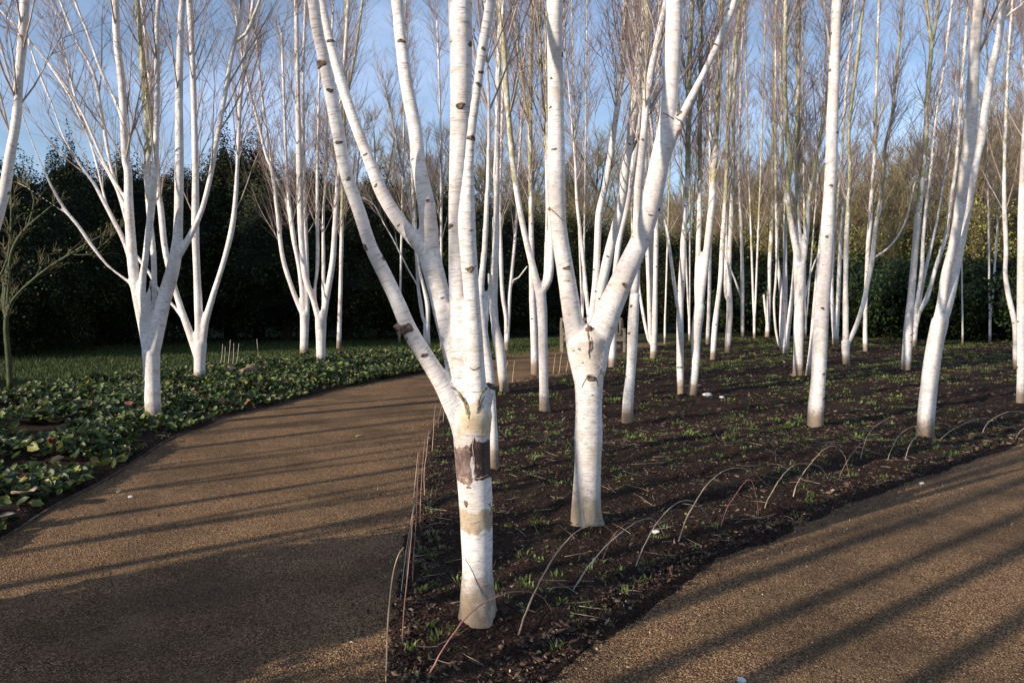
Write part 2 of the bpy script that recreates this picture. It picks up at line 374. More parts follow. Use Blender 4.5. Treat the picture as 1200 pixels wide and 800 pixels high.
def crown_geo(paths, rs, zmin, nb, ntw, blen=1.6, rb=0.012, rt=0.0032, spread=0.62, bark_thick=True):
    """ascending side branches with fine twigs, for the given stems"""
    BP = []; BR = []; K = 7
    for pa in paths:
        L = np.concatenate([[0], np.cumsum(np.linalg.norm(np.diff(pa.P, axis=0), axis=1))]); ok = np.where(pa.P[:, 2] > zmin)[0]
        if len(ok) < 3: continue
        n = max(2, int(nb * (L[ok[-1]] - L[ok[0]])))
        for _ in range(n):
            k = ok[int(len(ok) * rs.random() ** 0.9 * 0.999)]; frac = (L[k] - L[ok[0]]) / (L[ok[-1]] - L[ok[0]] + 1e-6)
            t = nrm(pa.P[min(k + 1, len(L) - 1)] - pa.P[max(k - 1, 0)]); az = rs.uniform(0, 6.283); o = np.array([math.cos(az), math.sin(az), 0])
            d = nrm(t + o * rs.uniform(0.45, 1.0) * spread); ln = blen * rs.uniform(0.45, 1.15) * (1.05 - 0.55 * frac)
            q = pa.P[k].copy(); pts = [q.copy()]
            for i in range(K - 1):
                d = nrm(d + np.array([0, 0, 0.07]) + rs.normal(0, 0.055, 3)); q = q + d * ln / (K - 1); pts.append(q.copy())
            r0 = min(rb, pa.r[k] * 0.5); BP.append(pts); BR.append(r0 * (1 - np.linspace(0, 0.8, K)))
    if not BP: return None
    BP = np.array(BP); BR = np.array(BR); M = len(BP)
    # twigs
    idx = np.repeat(np.arange(M), ntw); T = len(idx); u = rs.uniform(0.12, 0.99, T) * (K - 1); i0 = np.minimum(u.astype(int), K - 2); fr = (u - i0)[:, None]
    st = BP[idx, i0] * (1 - fr) + BP[idx, i0 + 1] * fr; d = nrm(BP[idx, i0 + 1] - BP[idx, i0])
    rv = rs.normal(0, 1, (T, 3)); rv = nrm(rv - d * (rv * d).sum(1, keepdims=True)); d = nrm(d + rv * rs.uniform(0.35, 0.9, (T, 1)) + np.array([0, 0, 0.12]))
    ln = blen * rs.uniform(0.18, 0.5, (T, 1)); pts = [st]
    q = st
    for i in range(3):
        d = nrm(d + rs.normal(0, 0.10, (T, 3)) + np.array([0, 0, 0.05])); q = q + d * ln / 3; pts.append(q)
    TP = np.stack(pts, 1); TR = np.tile(np.array([1, 0.85, 0.65, 0.35]), (T, 1)) * rt * rs.uniform(0.8, 1.3, (T, 1))
    # side twiglets
    idx = np.repeat(np.arange(T), 2); S = len(idx); a = rs.integers(0, 3, S); w = rs.random((S, 1)); st = TP[idx, a] * (1 - w) + TP[idx, a + 1] * w
    d = nrm(TP[idx, a + 1] - TP[idx, a]); d = nrm(d + rs.normal(0, 0.45, (S, 3))); ln = blen * rs.uniform(0.06, 0.2, (S, 1))
    SP = np.stack([st, st + d * ln * 0.5, st + nrm(d + np.array([0, 0, 0.1])) * ln], 1); SR = np.tile(np.array([1, 0.8, 0.4]), (S, 1)) * rt * 0.65
    acc = Acc()
    V, Fq = batch_tubes(BP, BR, 5); acc.add(V, Fq, 0)
    V, Fq = batch_tubes(TP, TR, 3); acc.add(V, Fq, 1)
    V, Fq = batch_tubes(SP, SR, 3); acc.add(V, Fq, 1)
    return acc

def fuse(paths, voxel, root, mats, mossv, names, zcut=4.2):
    """join the stems into one skin, then hand each stem its own piece of it"""
    V = []; Fl = []; n = 0; rest = []
    for i, pa in enumerate(paths):
        k = len(pa.P)
        z = pa.P[:, 2]; cut = np.where(z > zcut)[0]; k = min(k, cut[0] + 1) if len(cut) else k
        if k < 4:
            rest.append(0); continue
        v, f, b = tube(pa.P[:k], pa.r[:k], 20)
        for q in f: Fl.append(q + n)
        V.append(v); n += len(v); rest.append(k)
    tmp = mesh_obj('fuse_tmp', np.concatenate(V), Fl, [mats[0]])
    m = tmp.modifiers.new('r', 'REMESH'); m.mode = 'VOXEL'; m.voxel_size = voxel; m.adaptivity = 0
    s = tmp.modifiers.new('s', 'SMOOTH'); s.iterations = 7; s.factor = 0.5
    dg = bpy.context.evaluated_depsgraph_get(); me = bpy.data.meshes.new_from_object(tmp.evaluated_get(dg))
    nv = len(me.vertices); co = np.empty(nv * 3, np.float32); me.vertices.foreach_get('co', co); co = co.reshape(-1, 3).astype(float)
    no = np.empty(nv * 3, np.float32); me.vertices.foreach_get('normal', no); no = no.reshape(-1, 3)
    nl = len(me.loops); li = np.empty(nl, np.int32); me.loops.foreach_get('vertex_index', li); Q = li.reshape(-1, 4)
    bpy.data.objects.remove(tmp); bpy.data.meshes.remove(me)
    best = np.full(nv, 1e9); own = np.zeros(nv, int); bark = np.zeros((nv, 3))
    for i, pa in enumerate(paths):
        if rest[i] < 4: continue
        P = pa.P[:rest[i]]; T, E1, E2 = frames(P); L = np.concatenate([[0], np.cumsum(np.linalg.norm(np.diff(P, axis=0), axis=1))])
        base_off = 0 if i == 0 else np.linalg.norm(paths[0].P[-1] - paths[0].P[0])
        for a in range(0, nv, 20000):
            c = co[a:a + 20000]; d = np.linalg.norm(c[:, None] - P[None], axis=2); k = d.argmin(1); dk = d[np.arange(len(c)), k]
            score = dk / pa.r[k] if i else dk / pa.r[k] * 0.97
            better = score < best[a:a + 20000]
            dv = c - P[k]; al = L[k] + (dv * T[k]).sum(1)
            b = np.stack([(dv * E1[k]).sum(1), (dv * E2[k]).sum(1), al + base_off], 1)
            sl = np.arange(a, a + len(c))[better]; best[sl] = score[better]; own[sl] = i; bark[sl] = b[better]
    E = np.vstack([Q[:, [0, 1]], Q[:, [1, 2]], Q[:, [2, 3]], Q[:, [3, 0]]])
    for _r in range(2):
        lab = np.arange(nv); same = own[E[:, 0]] == own[E[:, 1]]; Es = E[same]
        for _ in range(400):
            m_ = np.minimum(lab[Es[:, 0]], lab[Es[:, 1]]); new = lab.copy(); np.minimum.at(new, Es[:, 0], m_); np.minimum.at(new, Es[:, 1], m_); new = new[new]
            if (new == lab).all(): break
            lab = new
        cnt = np.bincount(lab, minlength=nv); big_ = np.zeros(len(paths), int); np.maximum.at(big_, own, cnt[lab]); small = cnt[lab] < big_[own]
        if not small.any(): break
        for _ in range(60):
            e_ = E[small[E[:, 0]] & ~small[E[:, 1]]]; f_ = E[small[E[:, 1]] & ~small[E[:, 0]]]
            if not len(e_) and not len(f_): break
            own[e_[:, 0]] = own[e_[:, 1]]; own[f_[:, 1]] = own[f_[:, 0]]; small[e_[:, 0]] = False; small[f_[:, 1]] = False
    for i in range(len(paths)):
        if rest[i] < 4:
            v, f, b = tube(paths[i].P, paths[i].r, 12); mesh_obj(names[i], v, f, mats, root, True, {'bark': b, 'moss': np.full(len(v), mossv[i])}); continue
        fm = own[Q[:, 0]] == i
        if not fm.any(): continue
        q = Q[fm]; u, inv = np.unique(q, return_inverse=True); inv = inv.reshape(-1, 4)
        acc = Acc(); mv = np.full(len(u), mossv[i] if hasattr(mossv, '__len__') else mossv)
        Vv = co[u]; Ff = [inv]; Bk = bark[u]; Nn = no[u]
        if rest[i] < len(paths[i].P):
            k = rest[i] - 2; pa = paths[i]; v, f, b = tube(pa.P[k:], pa.r[k:] * 0.99, 14, cap=False)
            cn = np.repeat(pa.P[k:], 14, axis=0); Ff += [q + len(Vv) for q in f]
            Vv = np.vstack([Vv, v]); Nn = np.vstack([Nn, nrm(v - cn)]); Bk = np.vstack([Bk, b]); mv = np.concatenate([mv, np.full(len(v), mv[0])])
        if i == 0:
            bx, by = paths[0].P[1][:2]; dx, dy = Vv[:, 0] - bx, Vv[:, 1] - by; an = np.arctan2(dy, dx); sd = bx * 3.1
            k_ = np.exp(-np.clip(Vv[:, 2] - .07, 0, 9) / .05) * np.clip(.06 + .14 * np.sin(an * 3 + sd) + .10 * np.sin(an * 5 + sd * 2), 0, 1)
            Vv = Vv.copy(); Vv[:, 0] += dx * k_; Vv[:, 1] += dy * k_
            bu = 1 + .018 * np.sin(Vv[:, 2] * 9 + sd) + .02 * np.sin(an * 2 + Vv[:, 2] * 4 + sd); zz_ = Vv[:, 2] < paths[0].P[-1][2] - .2; Vv[zz_, 0] = bx + (Vv[zz_, 0] - bx) * bu[zz_]; 
        mz = np.clip((Vv[:, 2] - 1.6) / 2.5, 0, 1) * mv
        mesh_obj(names[i], Vv, Ff, mats, root, True, {'bark': Bk, 'moss': mz}, None, Nn)
    return

TREES = []
def birch(label, trunk, stems, H=9.5, moss=0.15, fusev=None, near=False, seed=None, group='white birches of the grove', zcr=3.2, nb=5.4, ntw=9,
          sides=10, bark=None, flare=1.04, blen=1.7, rt=0.0034, step=0.32, scars=True):
    seed = len(TREES) * 13 + 1 if seed is None else seed
    rs = np.random.default_rng(seed); b0 = gnd(trunk[0][0], trunk[0][1]); Y0 = b0[1]
    root = empty('birch_tree', tuple(b0)); tag(root, label, 'tree', group)
    # a trunk that simply runs on as one stem stays one piece
    prim = [i for i, q in enumerate(stems) if len(q) == 2 and q[0][0][2] >= .5 * trunk[-1][2] and q[0][0][1] < trunk[-1][1] + 2]
    cont = prim[0] if len(prim) == 1 and not near else None
    if cont is not None:
        trunk = list(trunk); pt = list(stems[cont][0]); trunk[-1] = (trunk[-1][0], trunk[-1][1], min(trunk[-1][2], pt[0][2] * 1.15)); nt0 = len(trunk); trunk += pt; tl = stems[cont][1]
    tp = trace(trunk, Y0, 0.0 if cont is None else tl * .8, None, H if (not stems or (cont is not None and trunk[-1][1] < 215)) else None, seed=seed, near=near)
    # root flare and a foot sunk in the soil
    h = tp.P[:, 2]; tp.r *= 1 + (flare - 1) * np.exp(-np.clip(h, 0, 9) / 0.06)
    tp.P = np.vstack([tp.P[0] + np.array([0, 0, -0.12]), tp.P]); tp.r = np.concatenate([[tp.r[0] * 1.1], tp.r])
    te = tp.P[-1].copy(); ter = tp.r[-1]; tdir = nrm(tp.P[-1] - tp.P[-3])
    if stems and cont is None:
        d_ = nrm(tp.P[-1] - tp.P[-2]); re = tp.r[-1]
        tp.P = np.vstack([tp.P, tp.P[-1] + d_ * re * .45, tp.P[-1] + d_ * re * .8]); tp.r = np.concatenate([tp.r, [re * .70, re * .25]])
    paths = [tp]; ref = [tp]
    for i, s in enumerate(stems):
        if i == cont: ref.append(tp); continue
        pts, lean = s[0], s[1]; par = ref[s[2]] if len(s) > 2 else tp; via = (te, ter, tdir) if (len(s) == 2 and cont is None) else None
        ref.append(trace(pts, Y0, lean, par, H * (0.85 + 0.2 * rs.random()) if pts[-1][1] < 215 and pts[-1][2] > 2.2 else None, seed=seed + i + 1, near=near, via=via)); paths.append(ref[-1])
    bm = bark or BARK
    names = ['trunk'] + ['stem'] * (len(paths) - 1)
    if hasattr(moss, '__len__') and cont is not None: moss = [moss[cont + 1]] + [m for i, m in enumerate(moss[1:]) if i != cont]
    if fusev:
        mo = moss if hasattr(moss, '__len__') else [moss if cont is not None else 0.0] + [moss] * (len(paths) - 1)
        fuse(paths, fusev, root, [bm, SCAR], mo, names)
    else:
        for i, pa in enumerate(paths):
            mv = moss[i] if hasattr(moss, '__len__') else moss
            acc = Acc(); v, f, b = tube(pa.P, pa.r, sides if pa.r.max() > 0.02 else 7)
            b[:, 2] += i * 3.1
            mz = np.clip((v[:, 2] - 1.6) / 3.0, 0, 1) * mv
            acc.add(v, f, 0, bark=b, moss=mz)
            if scars: scars_on(pa, rs, acc, step, 0.3, 6.5, 6)
            acc.build(names[i], [bm, SCAR], root)
    cr = crown_geo(paths, rs, zcr, nb, ntw, blen, rt=rt)
    if cr: cr.build('crown', [BRANCH, TWIG], root)
    TREES.append((root, paths)); return root, paths

from mathutils.bvhtree import BVHTree
BV = {}
def hit(root, px, py):
    if root.name not in BV:
        vs = []; fs = []; n = 0
        for ch in root.children:
            if ch.name.split('.')[0] not in ('trunk', 'stem'): continue
            me = ch.data; co = np.empty(len(me.vertices) * 3, np.float32); me.vertices.foreach_get('co', co); vs.append(co.reshape(-1, 3) + np.array(root.location, dtype=np.float32))
            fs += [tuple(v + n for v in p.vertices) for p in me.polygons]; n += len(me.vertices)
        BV[root.name] = BVHTree.FromPolygons([tuple(map(float, v)) for v in np.concatenate(vs)], fs)
    d = Vector(ray(px, py)).normalized(); return BV[root.name].ray_cast(Vector((0, 0, EYE)), d)[:2]
def ridge(root, pts, r, mat=None, name='bark_ridge', seed=0, push=0.0):
    bpy.context.view_layer.update(); P = []
    C_ = catmull(np.array(pts, float), 5); rs = np.random.default_rng(seed)
    for (x, y) in C_:
        h, n = hit(root, x, y)
        if h is None: continue
        h = np.array(h)
        if P and np.linalg.norm(h - P[-1]) > .08: continue
        P.append(h + np.array(n) * push)
    if len(P) < 3: return
    P = np.array(P) + rs.normal(0, r * .22, (len(P), 3)); rr = r * (np.sin(np.linspace(.25, 2.9, len(P))) ** .5) * rs.uniform(.6, 1.3, len(P))
    v, f, b = tube(P, rr, 8); v = v + rs.normal(0, r * .16, v.shape); mesh_obj(name, v, f, mat or SCAR, root)
def surf_scar(root, paths, px, py, w, name='branch_scar', tall=0.8, out=0.45, only=None):
    best = None
    for i, pa in enumerate(paths):
        if only is not None and i != only: continue
        sc = np.array([proj(q) for q in pa.P]); d = np.hypot(sc[:, 0] - px, sc[:, 1] - py); rp = pa.r * F / pa.P[:, 1]
        k = int(np.argmin(d / np.maximum(rp, 1)));
        if best is None or d[k] / rp[k] < best[0]: best = (d[k] / rp[k], i, k)
    _, i, k = best; pa = paths[i]; p = pa.P[k]; r = pa.r[k]; t = nrm(pa.P[min(k + 1, len(pa.P) - 1)] - pa.P[max(k - 1, 0)])
    sc = proj(p); s = np.clip((px - sc[0]) / (r * F / p[1]), -0.97, 0.97)
    tc = np.array([0, 0, EYE]) - p; tc = nrm(tc - t * np.dot(tc, t)); rg = np.cross(t, tc); rg = rg if rg[0] > 0 else -rg
    o = nrm(s * rg + math.sqrt(1 - s * s) * tc); acc = Acc()
    h, nn = hit(root, px, py)
    if h is not None and np.linalg.norm(np.array(h) - p) < r * 3:
        nn = np.array(nn); nn = nn if nn @ tc > 0 else -nn; o = nrm(nn - t * np.dot(nn, t)); p2 = np.array(h) - o * r * .99
    else:
        dyp = (py - sc[1]) * p[1] / F; p2 = p - t * dyp * 0.9
    scar_geo(acc, p2, r * 0.985, t, o, w / 2 / F * p[1] * (1.0 if name == 'burl' else 0.85), 14, tall * (1 if name == 'burl' else .85), out)
    return acc.build(name, [SCAR, SCAR], root)

# ---- the two trees in front
band_c = [
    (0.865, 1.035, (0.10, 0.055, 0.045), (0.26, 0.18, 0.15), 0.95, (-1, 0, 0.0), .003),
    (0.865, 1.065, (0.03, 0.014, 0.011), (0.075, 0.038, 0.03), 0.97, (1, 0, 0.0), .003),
    (0.885, 0.955, (0.45, 0.29, 0.17), (0.55, 0.42, 0.30), 0.9, (0.0, -1, 0.0835), .004),
    (0.63, 0.735, (0.46, 0.36, 0.22), (0.30, 0.22, 0.13), 0.85, None, .006),
    (1.085, 1.50, (0.50, 0.37, 0.20), (0.66, 0.54, 0.36), 0.8, (0.3, -1, 0.055), .012),
    (0.12, 0.33, (0.35, 0.27, 0.19), (0.60, 0.50, 0.40), 0.7, (1, -0.6, 0.03), .05),
]
BARKC = bark_mat('birch_bark_banded', 0, band_c)
c_root, c_paths = birch('large white birch in front at the path fork, brown bark band below its low fork',
    [(562, 740, 41), (560, 700, 42), (559, 640, 41), (557, 580, 42), (554, 540, 43), (553, 510, 46), (553, 485, 50)],
    [([(544, 500, 34), (532, 475, 30), (517, 447, 26), (499, 418, 24), (480, 387, 23), (465, 352, 20), (449, 318, 19), (434, 288, 18), (421, 248, 18), (406, 205, 17), (397, 160, 17), (387, 107, 17), (377, 58, 16), (367, 0, 15)], -0.10),
     ([(547, 495, 32), (541, 462, 28), (533, 430, 26), (524, 385, 27), (515, 345, 28), (505, 308, 28), (496, 292, 22), (472, 265, 20), (449, 229, 18), (436, 197, 16), (409, 125, 14), (388, 55, 13), (376, 0, 12)], 0.12),
     ([(512, 335, 27), (507, 305, 25), (503, 280, 24), (500, 242, 22), (490, 190, 19), (487, 155, 18), (476, 97, 17), (468, 32, 16), (465, 0, 16)], 0.16, 2),
     ([(548, 480, 30), (542, 440, 26), (539, 390, 25), (537, 330, 24), (537, 270, 24), (538, 205, 26), (540, 130, 28), (540, 60, 29), (539, 0, 30)], -0.02),
     ([(558, 490, 32), (558, 455, 27), (556, 400, 23), (553, 350, 21), (549, 300, 22), (547, 258, 23), (548, 220, 17), (552, 160, 12), (559, 105, 12), (565, 60, 13), (572, 20, 14), (577, -10, 14)], -0.17),
     ([(560, 500, 30), (566, 478, 22), (572, 463, 15), (576, 455, 13)], 0.0)],
    H=8.5, moss=[0.0, 0.12, 0.0, 0.0, 0.1, 0.55, 0.25], fusev=0.0105, near=True, zcr=3.9, nb=3.5, ntw=7, bark=BARKC)
for (x, y, w, tall) in [(551, 52, 9, .9), (539, 124, 14, .7), (566, 85, 7, 1), (554, 162, 9, 1.2), (470, 48, 10, .7), (386, 48, 8, .8), (368, 76, 13, 1.1), (387, 106, 8, 1),
    (396, 167, 8, .8), (408, 210, 7, 1), (428, 181, 6, .8), (440, 218, 6, .9), (501, 235, 6, .8), (428, 290, 9, 1.2), (449, 303, 6, 1.2), (467, 264, 5, .8), (528, 265, 9, 1),
    (551, 315, 8, 1.3), (497, 416, 9, .8), (549, 571, 7, .6), (546, 590, 6, 2.4), (575, 601, 5, 1.3), (574, 590, 4, 1), (566, 57, 6, 1), (518, 349, 5, .7), (562, 100, 7, 1.1), (548, 500, 3, .7)]:
    surf_scar(c_root, c_paths, x, y, w, tall=tall, out=0.3 if w < 8 else 0.5)
surf_scar(c_root, c_paths, 465, 383, 17, 'burl', 1.0, 1.0, only=1)
surf_scar(c_root, c_paths, 470, 387, 13, 'burl', 0.8, 0.9, only=1)
surf_scar(c_root, c_paths, 577, 456, 13, 'burl', 0.9, 0.5, only=6)

band_d = [(0.12, 0.36, (0.50, 0.40, 0.27), (0.66, 0.58, 0.48), 0.55, (1, -0.6, -0.02), .05), (0.60, 0.74, (0.52, 0.40, 0.24), (0.68, 0.60, 0.5), 0.5, (1, -0.4, 0.0), .04), (1.15, 1.60, (0.60, 0.46, 0.28), (0.72, 0.62, 0.48), 0.45, (.8, -.6, .03), .05)]
BARKD = bark_mat('birch_bark_stained', 0, band_d)
d_root, d_paths = birch('stout white birch forking into a wide V, second from the camera',
    [(686, 624, 38), (687, 590, 36), (689, 540, 35), (690, 480, 36), (690, 440, 38), (689, 415, 44), (688, 398, 50)],
    [([(679, 412, 30), (672, 378, 25), (663, 320, 23), (655, 270, 22), (652, 225, 23), (652, 180, 22), (651, 100, 21), (650, 0, 20)], -0.08),
     ([(701, 402, 35), (711, 370, 33), (723, 342, 32), (738, 308, 29), (751, 280, 27), (760, 250, 26), (768, 215, 25), (775, 180, 24), (781, 150, 23), (786, 100, 21), (789, 50, 20), (790, 0, 19)], 0.05),
     ([(779, 185, 16), (787, 165, 14), (800, 135, 12), (815, 105, 10), (835, 65, 9), (850, 30, 9), (863, -5, 9)], -0.1, 2)],
    H=9, moss=[0, 0.0, 0.0, 0.0], fusev=0.0115, near=True, zcr=3.9, nb=3.5, ntw=7, bark=BARKD)
for (x, y, w, tall) in [(664, 314, 9, .8), (732, 334, 9, .8), (762, 252, 6, .7), (644, 245, 8, .7), (776, 244, 7, 1.1), (660, 65, 7, 1.2), (646, 92, 5, .9), (645, 126, 5, .9), (649, 175, 7, .7),
    (692, 443, 12, .9), (679, 409, 5, .8), (694, 463, 4, .6), (683, 425, 4, .5), (795, 133, 13, .9), (799, 45, 5, 1), (848, 12, 5, .8), (838, 52, 5, .8), (826, 100, 5, .8), (690, 388, 7, 2.2)]:
    surf_scar(d_root, d_paths, x, y, w, tall=tall, out=0.3 if w < 8 else 0.45)
# dark chevrons over the trunk scar, bark ridges in the crotches
CREASE = plain('crotch_bark', (0.30, 0.20, 0.12), (0.10, 0.06, 0.04), 70, .9, .2, .8); CREASEG = plain('ridge_bark', (0.34, 0.30, 0.17), (0.13, 0.10, 0.06), 60, .9, .2, .8)
ridge(d_root, [(691, 438), (686, 445), (682, 454)], .0035, SCAR, 'branch_scar', 1); ridge(d_root, [(692, 438), (698, 443), (701, 452)], .0035, SCAR, 'branch_scar', 2)
ridge(d_root, [(643, 242), (650, 249), (660, 259)], .0035, SCAR, 'branch_scar', 3)
ridge(d_root, [(689, 378), (689, 392), (691, 402), (690, 412), (691, 420)], .0060, CREASE, 'bark_ridge', 4); ridge(d_root, [(693, 395), (694, 405), (692, 412)], .0045, CREASE, 'bark_ridge', 5)
ridge(d_root, [(791, 138), (797, 142), (800, 148), (794, 155), (792, 160)], .007, CREASE, 'bark_ridge', 6); ridge(d_root, [(777, 132), (784, 136), (790, 140)], .004, CREASE, 'bark_ridge', 7)
ridge(c_root, [(530, 453), (537, 460), (543, 469), (547, 480), (549, 490)], .0075, CREASEG, 'bark_ridge', 8); ridge(c_root, [(545, 466), (549, 478), (550, 492)], .004, CREASEG, 'bark_ridge', 9)
ridge(c_root, [(573, 453), (566, 458), (562, 466), (560, 476), (559, 484)], .0065, CREASEG, 'bark_ridge', 10); ridge(c_root, [(568, 464), (564, 472), (563, 480)], .004, CREASEG, 'bark_ridge', 11)
PEEL = plain('peeling_bark', (0.55, 0.44, 0.33), (0.30, 0.20, 0.14), 50, .8, .2, .6)
for q_, pk in enumerate([[(533, 556), (541, 559), (550, 560)], [(552, 560), (562, 560), (572, 556)], [(557, 511), (565, 509), (575, 504)], [(534, 528), (542, 526), (553, 530)], [(555, 513), (554, 525), (556, 540), (555, 556)], [(540, 611), (552, 613), (562, 610)], [(570, 587), (576, 596), (575, 607)]]): ridge(c_root, pk, .0022, PEEL, 'bark_peel', 40 + q_, .001)
ridge(c_root, [(549, 430), (556, 433), (563, 429)], .0032, SCAR, 'branch_scar', 12); ridge(c_root, [(455, 381), (463, 388), (472, 392), (478, 398)], .010, CREASEG, 'burl', 13)
ridge(c_root, [(545, 314), (551, 319), (557, 312)], .004, CREASE, 'bark_ridge', 14)

# ---- behind them
birch('birch straight behind the large front birch, its foot just right of that trunk',
    [(580, 560, 12), (579, 520, 11), (576, 470, 12), (572, 430, 14), (567, 400, 15)],
    [([(563, 362, 12), (564, 330, 9), (568, 290, 8), (571, 230, 7), (573, 150, 6), (571, 75, 5), (568, 10, 4)], 0.0), ([(568, 390, 7), (571, 365, 6), (574, 330, 4), (577, 280, 3), (580, 200, 3)], 0.1)], fusev=0.016, seed=31)
birch('birch with a knotted low fork, just right of the large front birch',
    [(592, 463, 11), (589, 440, 12), (585, 405, 14), (580, 382, 13)],
    [([(579, 350, 9), (581, 290, 9), (582, 240, 8), (582, 200, 8), (583, 150, 7), (584, 80, 6), (586, 10, 5)], 0.0), ([(576, 375, 5), (574, 350, 4), (573, 320, 3.5)], -0.1)], moss=0.35, fusev=0.018, seed=33)
birch('thin two-stemmed birch far behind the path bend, left of the mossy birch',
    [(594, 410, 7), (594, 392, 7)],
    [([(593, 372, 5), (589, 345, 5), (587, 300, 5), (586, 240, 4), (588, 150, 4), (592, 50, 3)], 0), ([(596, 370, 5), (597, 345, 5), (600, 315, 5), (604, 270, 4), (608, 200, 4), (612, 120, 3), (616, 40, 3)], 0.1), ([(599, 335, 3), (608, 325, 2), (618, 312, 2)], 0.1)], H=9, seed=35)
birch('birch with a Y fork at head height between the two front birches',
    [(638, 487, 13), (637, 440, 12), (636, 390, 12), (635, 360, 13), (633, 342, 15)],
    [([(628, 328, 10), (622, 303, 9), (615, 275, 8), (608, 240, 8), (602, 200, 8), (597, 150, 7), (593, 100, 7), (590, 50, 7), (586, 0, 7)], 0.0), ([(643, 328, 10), (646, 300, 8), (645, 260, 7), (643, 210, 6), (641, 140, 5), (640, 60, 5), (641, 0, 4)], 0.05), ([(639, 325, 6), (640, 290, 5), (641, 240, 4), (640, 200, 4)], 0.15)], moss=0.8, fusev=0.017, seed=37)
birch('mossy upright birch standing at the far bend of the path',
    [(627, 438, 10), (626, 400, 9), (624, 350, 8)], [([(624, 340, 8), (623, 300, 7), (622, 230, 6), (621, 150, 6), (622, 60, 5), (624, 0, 5)], 0.0), ([(618, 140, 4), (612, 90, 4), (605, 40, 3), (600, 0, 3)], 0, 1)], moss=0.95, seed=39)
birch('greyer birch hidden at its foot behind the V-forked birch, two stems rising through the V',
    [(697, 472, 14), (697, 440, 14), (696, 400, 14)],
    [([(694, 375, 10), (698, 330, 9), (700, 290, 9), (702, 250, 9), (709, 220, 8), (714, 192, 8), (721, 142, 7), (728, 95, 7), (731, 50, 7), (733, 0, 7)], 0.0), ([(700, 375, 11), (703, 350, 11), (708, 322, 12), (715, 290, 12), (723, 260, 12), (730, 225, 12), (733, 195, 12), (742, 140, 12), (749, 75, 11), (755, 15, 11), (757, -5, 11)], -0.05), ([(690, 370, 5), (687, 345, 5), (682, 290, 5), (676, 235, 4), (674, 190, 3), (668, 120, 2.5)], 0.1)], seed=41)
birch('slim birch showing low down behind the right edge of the V-forked trunk',
    [(717, 434, 9), (718, 400, 9), (719, 360, 8)], [([(721, 320, 7), (726, 280, 7), (734, 245, 8), (741, 200, 8), (748, 150, 7), (753, 90, 6), (758, 0, 5)], 0.0)], seed=43)
birch('birch behind the V-forked one, foot in the soil right of its trunk',
    [(735, 502, 15), (736, 470, 14), (740, 425, 12), (742, 375, 14), (744, 345, 13)],
    [([(745, 315, 11), (746, 270, 10), (748, 220, 10), (751, 190, 10), (755, 150, 9), (760, 100, 9), (770, 50, 8), (781, 0, 7)], -0.05), ([(748, 300, 7), (751, 240, 7), (752, 200, 7), (755, 130, 6), (757, 62, 5), (758, 0, 4)], 0.1)], moss=[0, 0.1, 0.9], seed=45)
birch('close cluster of three thin pale stems, right of the wooden bench',
    [(765, 424, 8), (766, 405, 8)], [([(767, 390, 7), (768, 330, 6), (769, 280, 6), (770, 230, 5), (771, 150, 4), (773, 0, 4)], 0), ([(762, 392, 5), (760, 330, 5), (758, 270, 5), (757, 200, 4), (755, 120, 3)], 0.1), ([(760, 398, 4), (754, 370, 4), (749, 335, 3), (747, 290, 3), (746, 240, 2.5)], 0.2), ([(763, 390, 4), (763, 330, 4), (763, 270, 4), (762, 200, 3)], 0.15)], seed=47)
birch('slender birch with a thin side stem, left one of the close pair in mid bed',
    [(798, 466, 9), (797, 430, 9), (797, 405, 9), (797, 355, 8)], [([(799, 330, 9), (800, 305, 8), (802, 255, 6), (805, 217, 6), (806, 180, 6), (807, 100, 6), (810, 25, 6), (811, -5, 5)], 0), ([(794, 358, 5), (787, 310, 4), (781, 267, 4), (776, 250, 3), (770, 200, 3)], 0.1)], moss=[0, .95, .5], seed=49)
birch('leaning birch with yellowish foot, right one of the close pair in mid bed',
    [(810, 467, 12), (815, 430, 10), (816, 390, 12), (820, 358, 13)], [([(822, 340, 10), (827, 305, 9), (834, 242, 9), (836, 205, 9), (838, 175, 8), (840, 140, 7), (842, 100, 7), (844, 50, 7), (846, 0, 7)], 0.0), ([(817, 335, 8), (819, 267, 7), (820, 217, 6), (820, 150, 6), (821, 87, 5), (822, 0, 5)], 0.08)], moss=[0, .75, .9], fusev=0.02, seed=51)
birch('thin straight birch seen just right of the leaning pair', [(829, 405, 5), (831, 350, 5)], [([(832, 300, 4), (833, 250, 4), (832, 180, 3.5), (834, 50, 3)], 0)], seed=53)
birch('gently bowed birch with a narrow foot, left of the short thick-footed one',
    [(835, 424, 7), (838, 380, 7), (844, 330, 6)], [([(847, 280, 6), (850, 230, 5), (852, 192, 5), (853, 160, 5), (855, 112, 4), (860, 62, 4), (867, 12, 4)], 0)], moss=.9, seed=55)
birch('upright birch with thick brownish foot behind the bowed one',
    [(852, 414, 8), (855, 367, 8), (854, 330, 7)], [([(855, 292, 6), (857, 255, 6), (859, 205, 5), (860, 125, 4), (864, 50, 4), (870, 0, 4)], 0), ([(850, 340, 4), (851, 290, 4), (851, 240, 3), (853, 100, 3)], .1)], moss=.7, seed=57)
birch('lone thin birch standing in the gap against the dark hedge', [(870, 396, 5), (870, 330, 5)], [([(869, 280, 4), (867, 230, 4), (866, 192, 3.5), (868, 100, 3), (872, 0, 3)], 0), ([(868, 347, 3), (862, 330, 2.5), (856, 315, 2)], 0.1)], seed=59)
birch('thin birch with a short curved side shoot at the back of the bed', [(899, 396, 6), (901, 355, 6)], [([(902, 305, 5), (905, 255, 5), (905, 205, 4), (907, 100, 4), (910, 0, 4)], 0), ([(898, 372, 3), (896, 355, 3), (895, 345, 2.5)], 0)], moss=.8, seed=61)
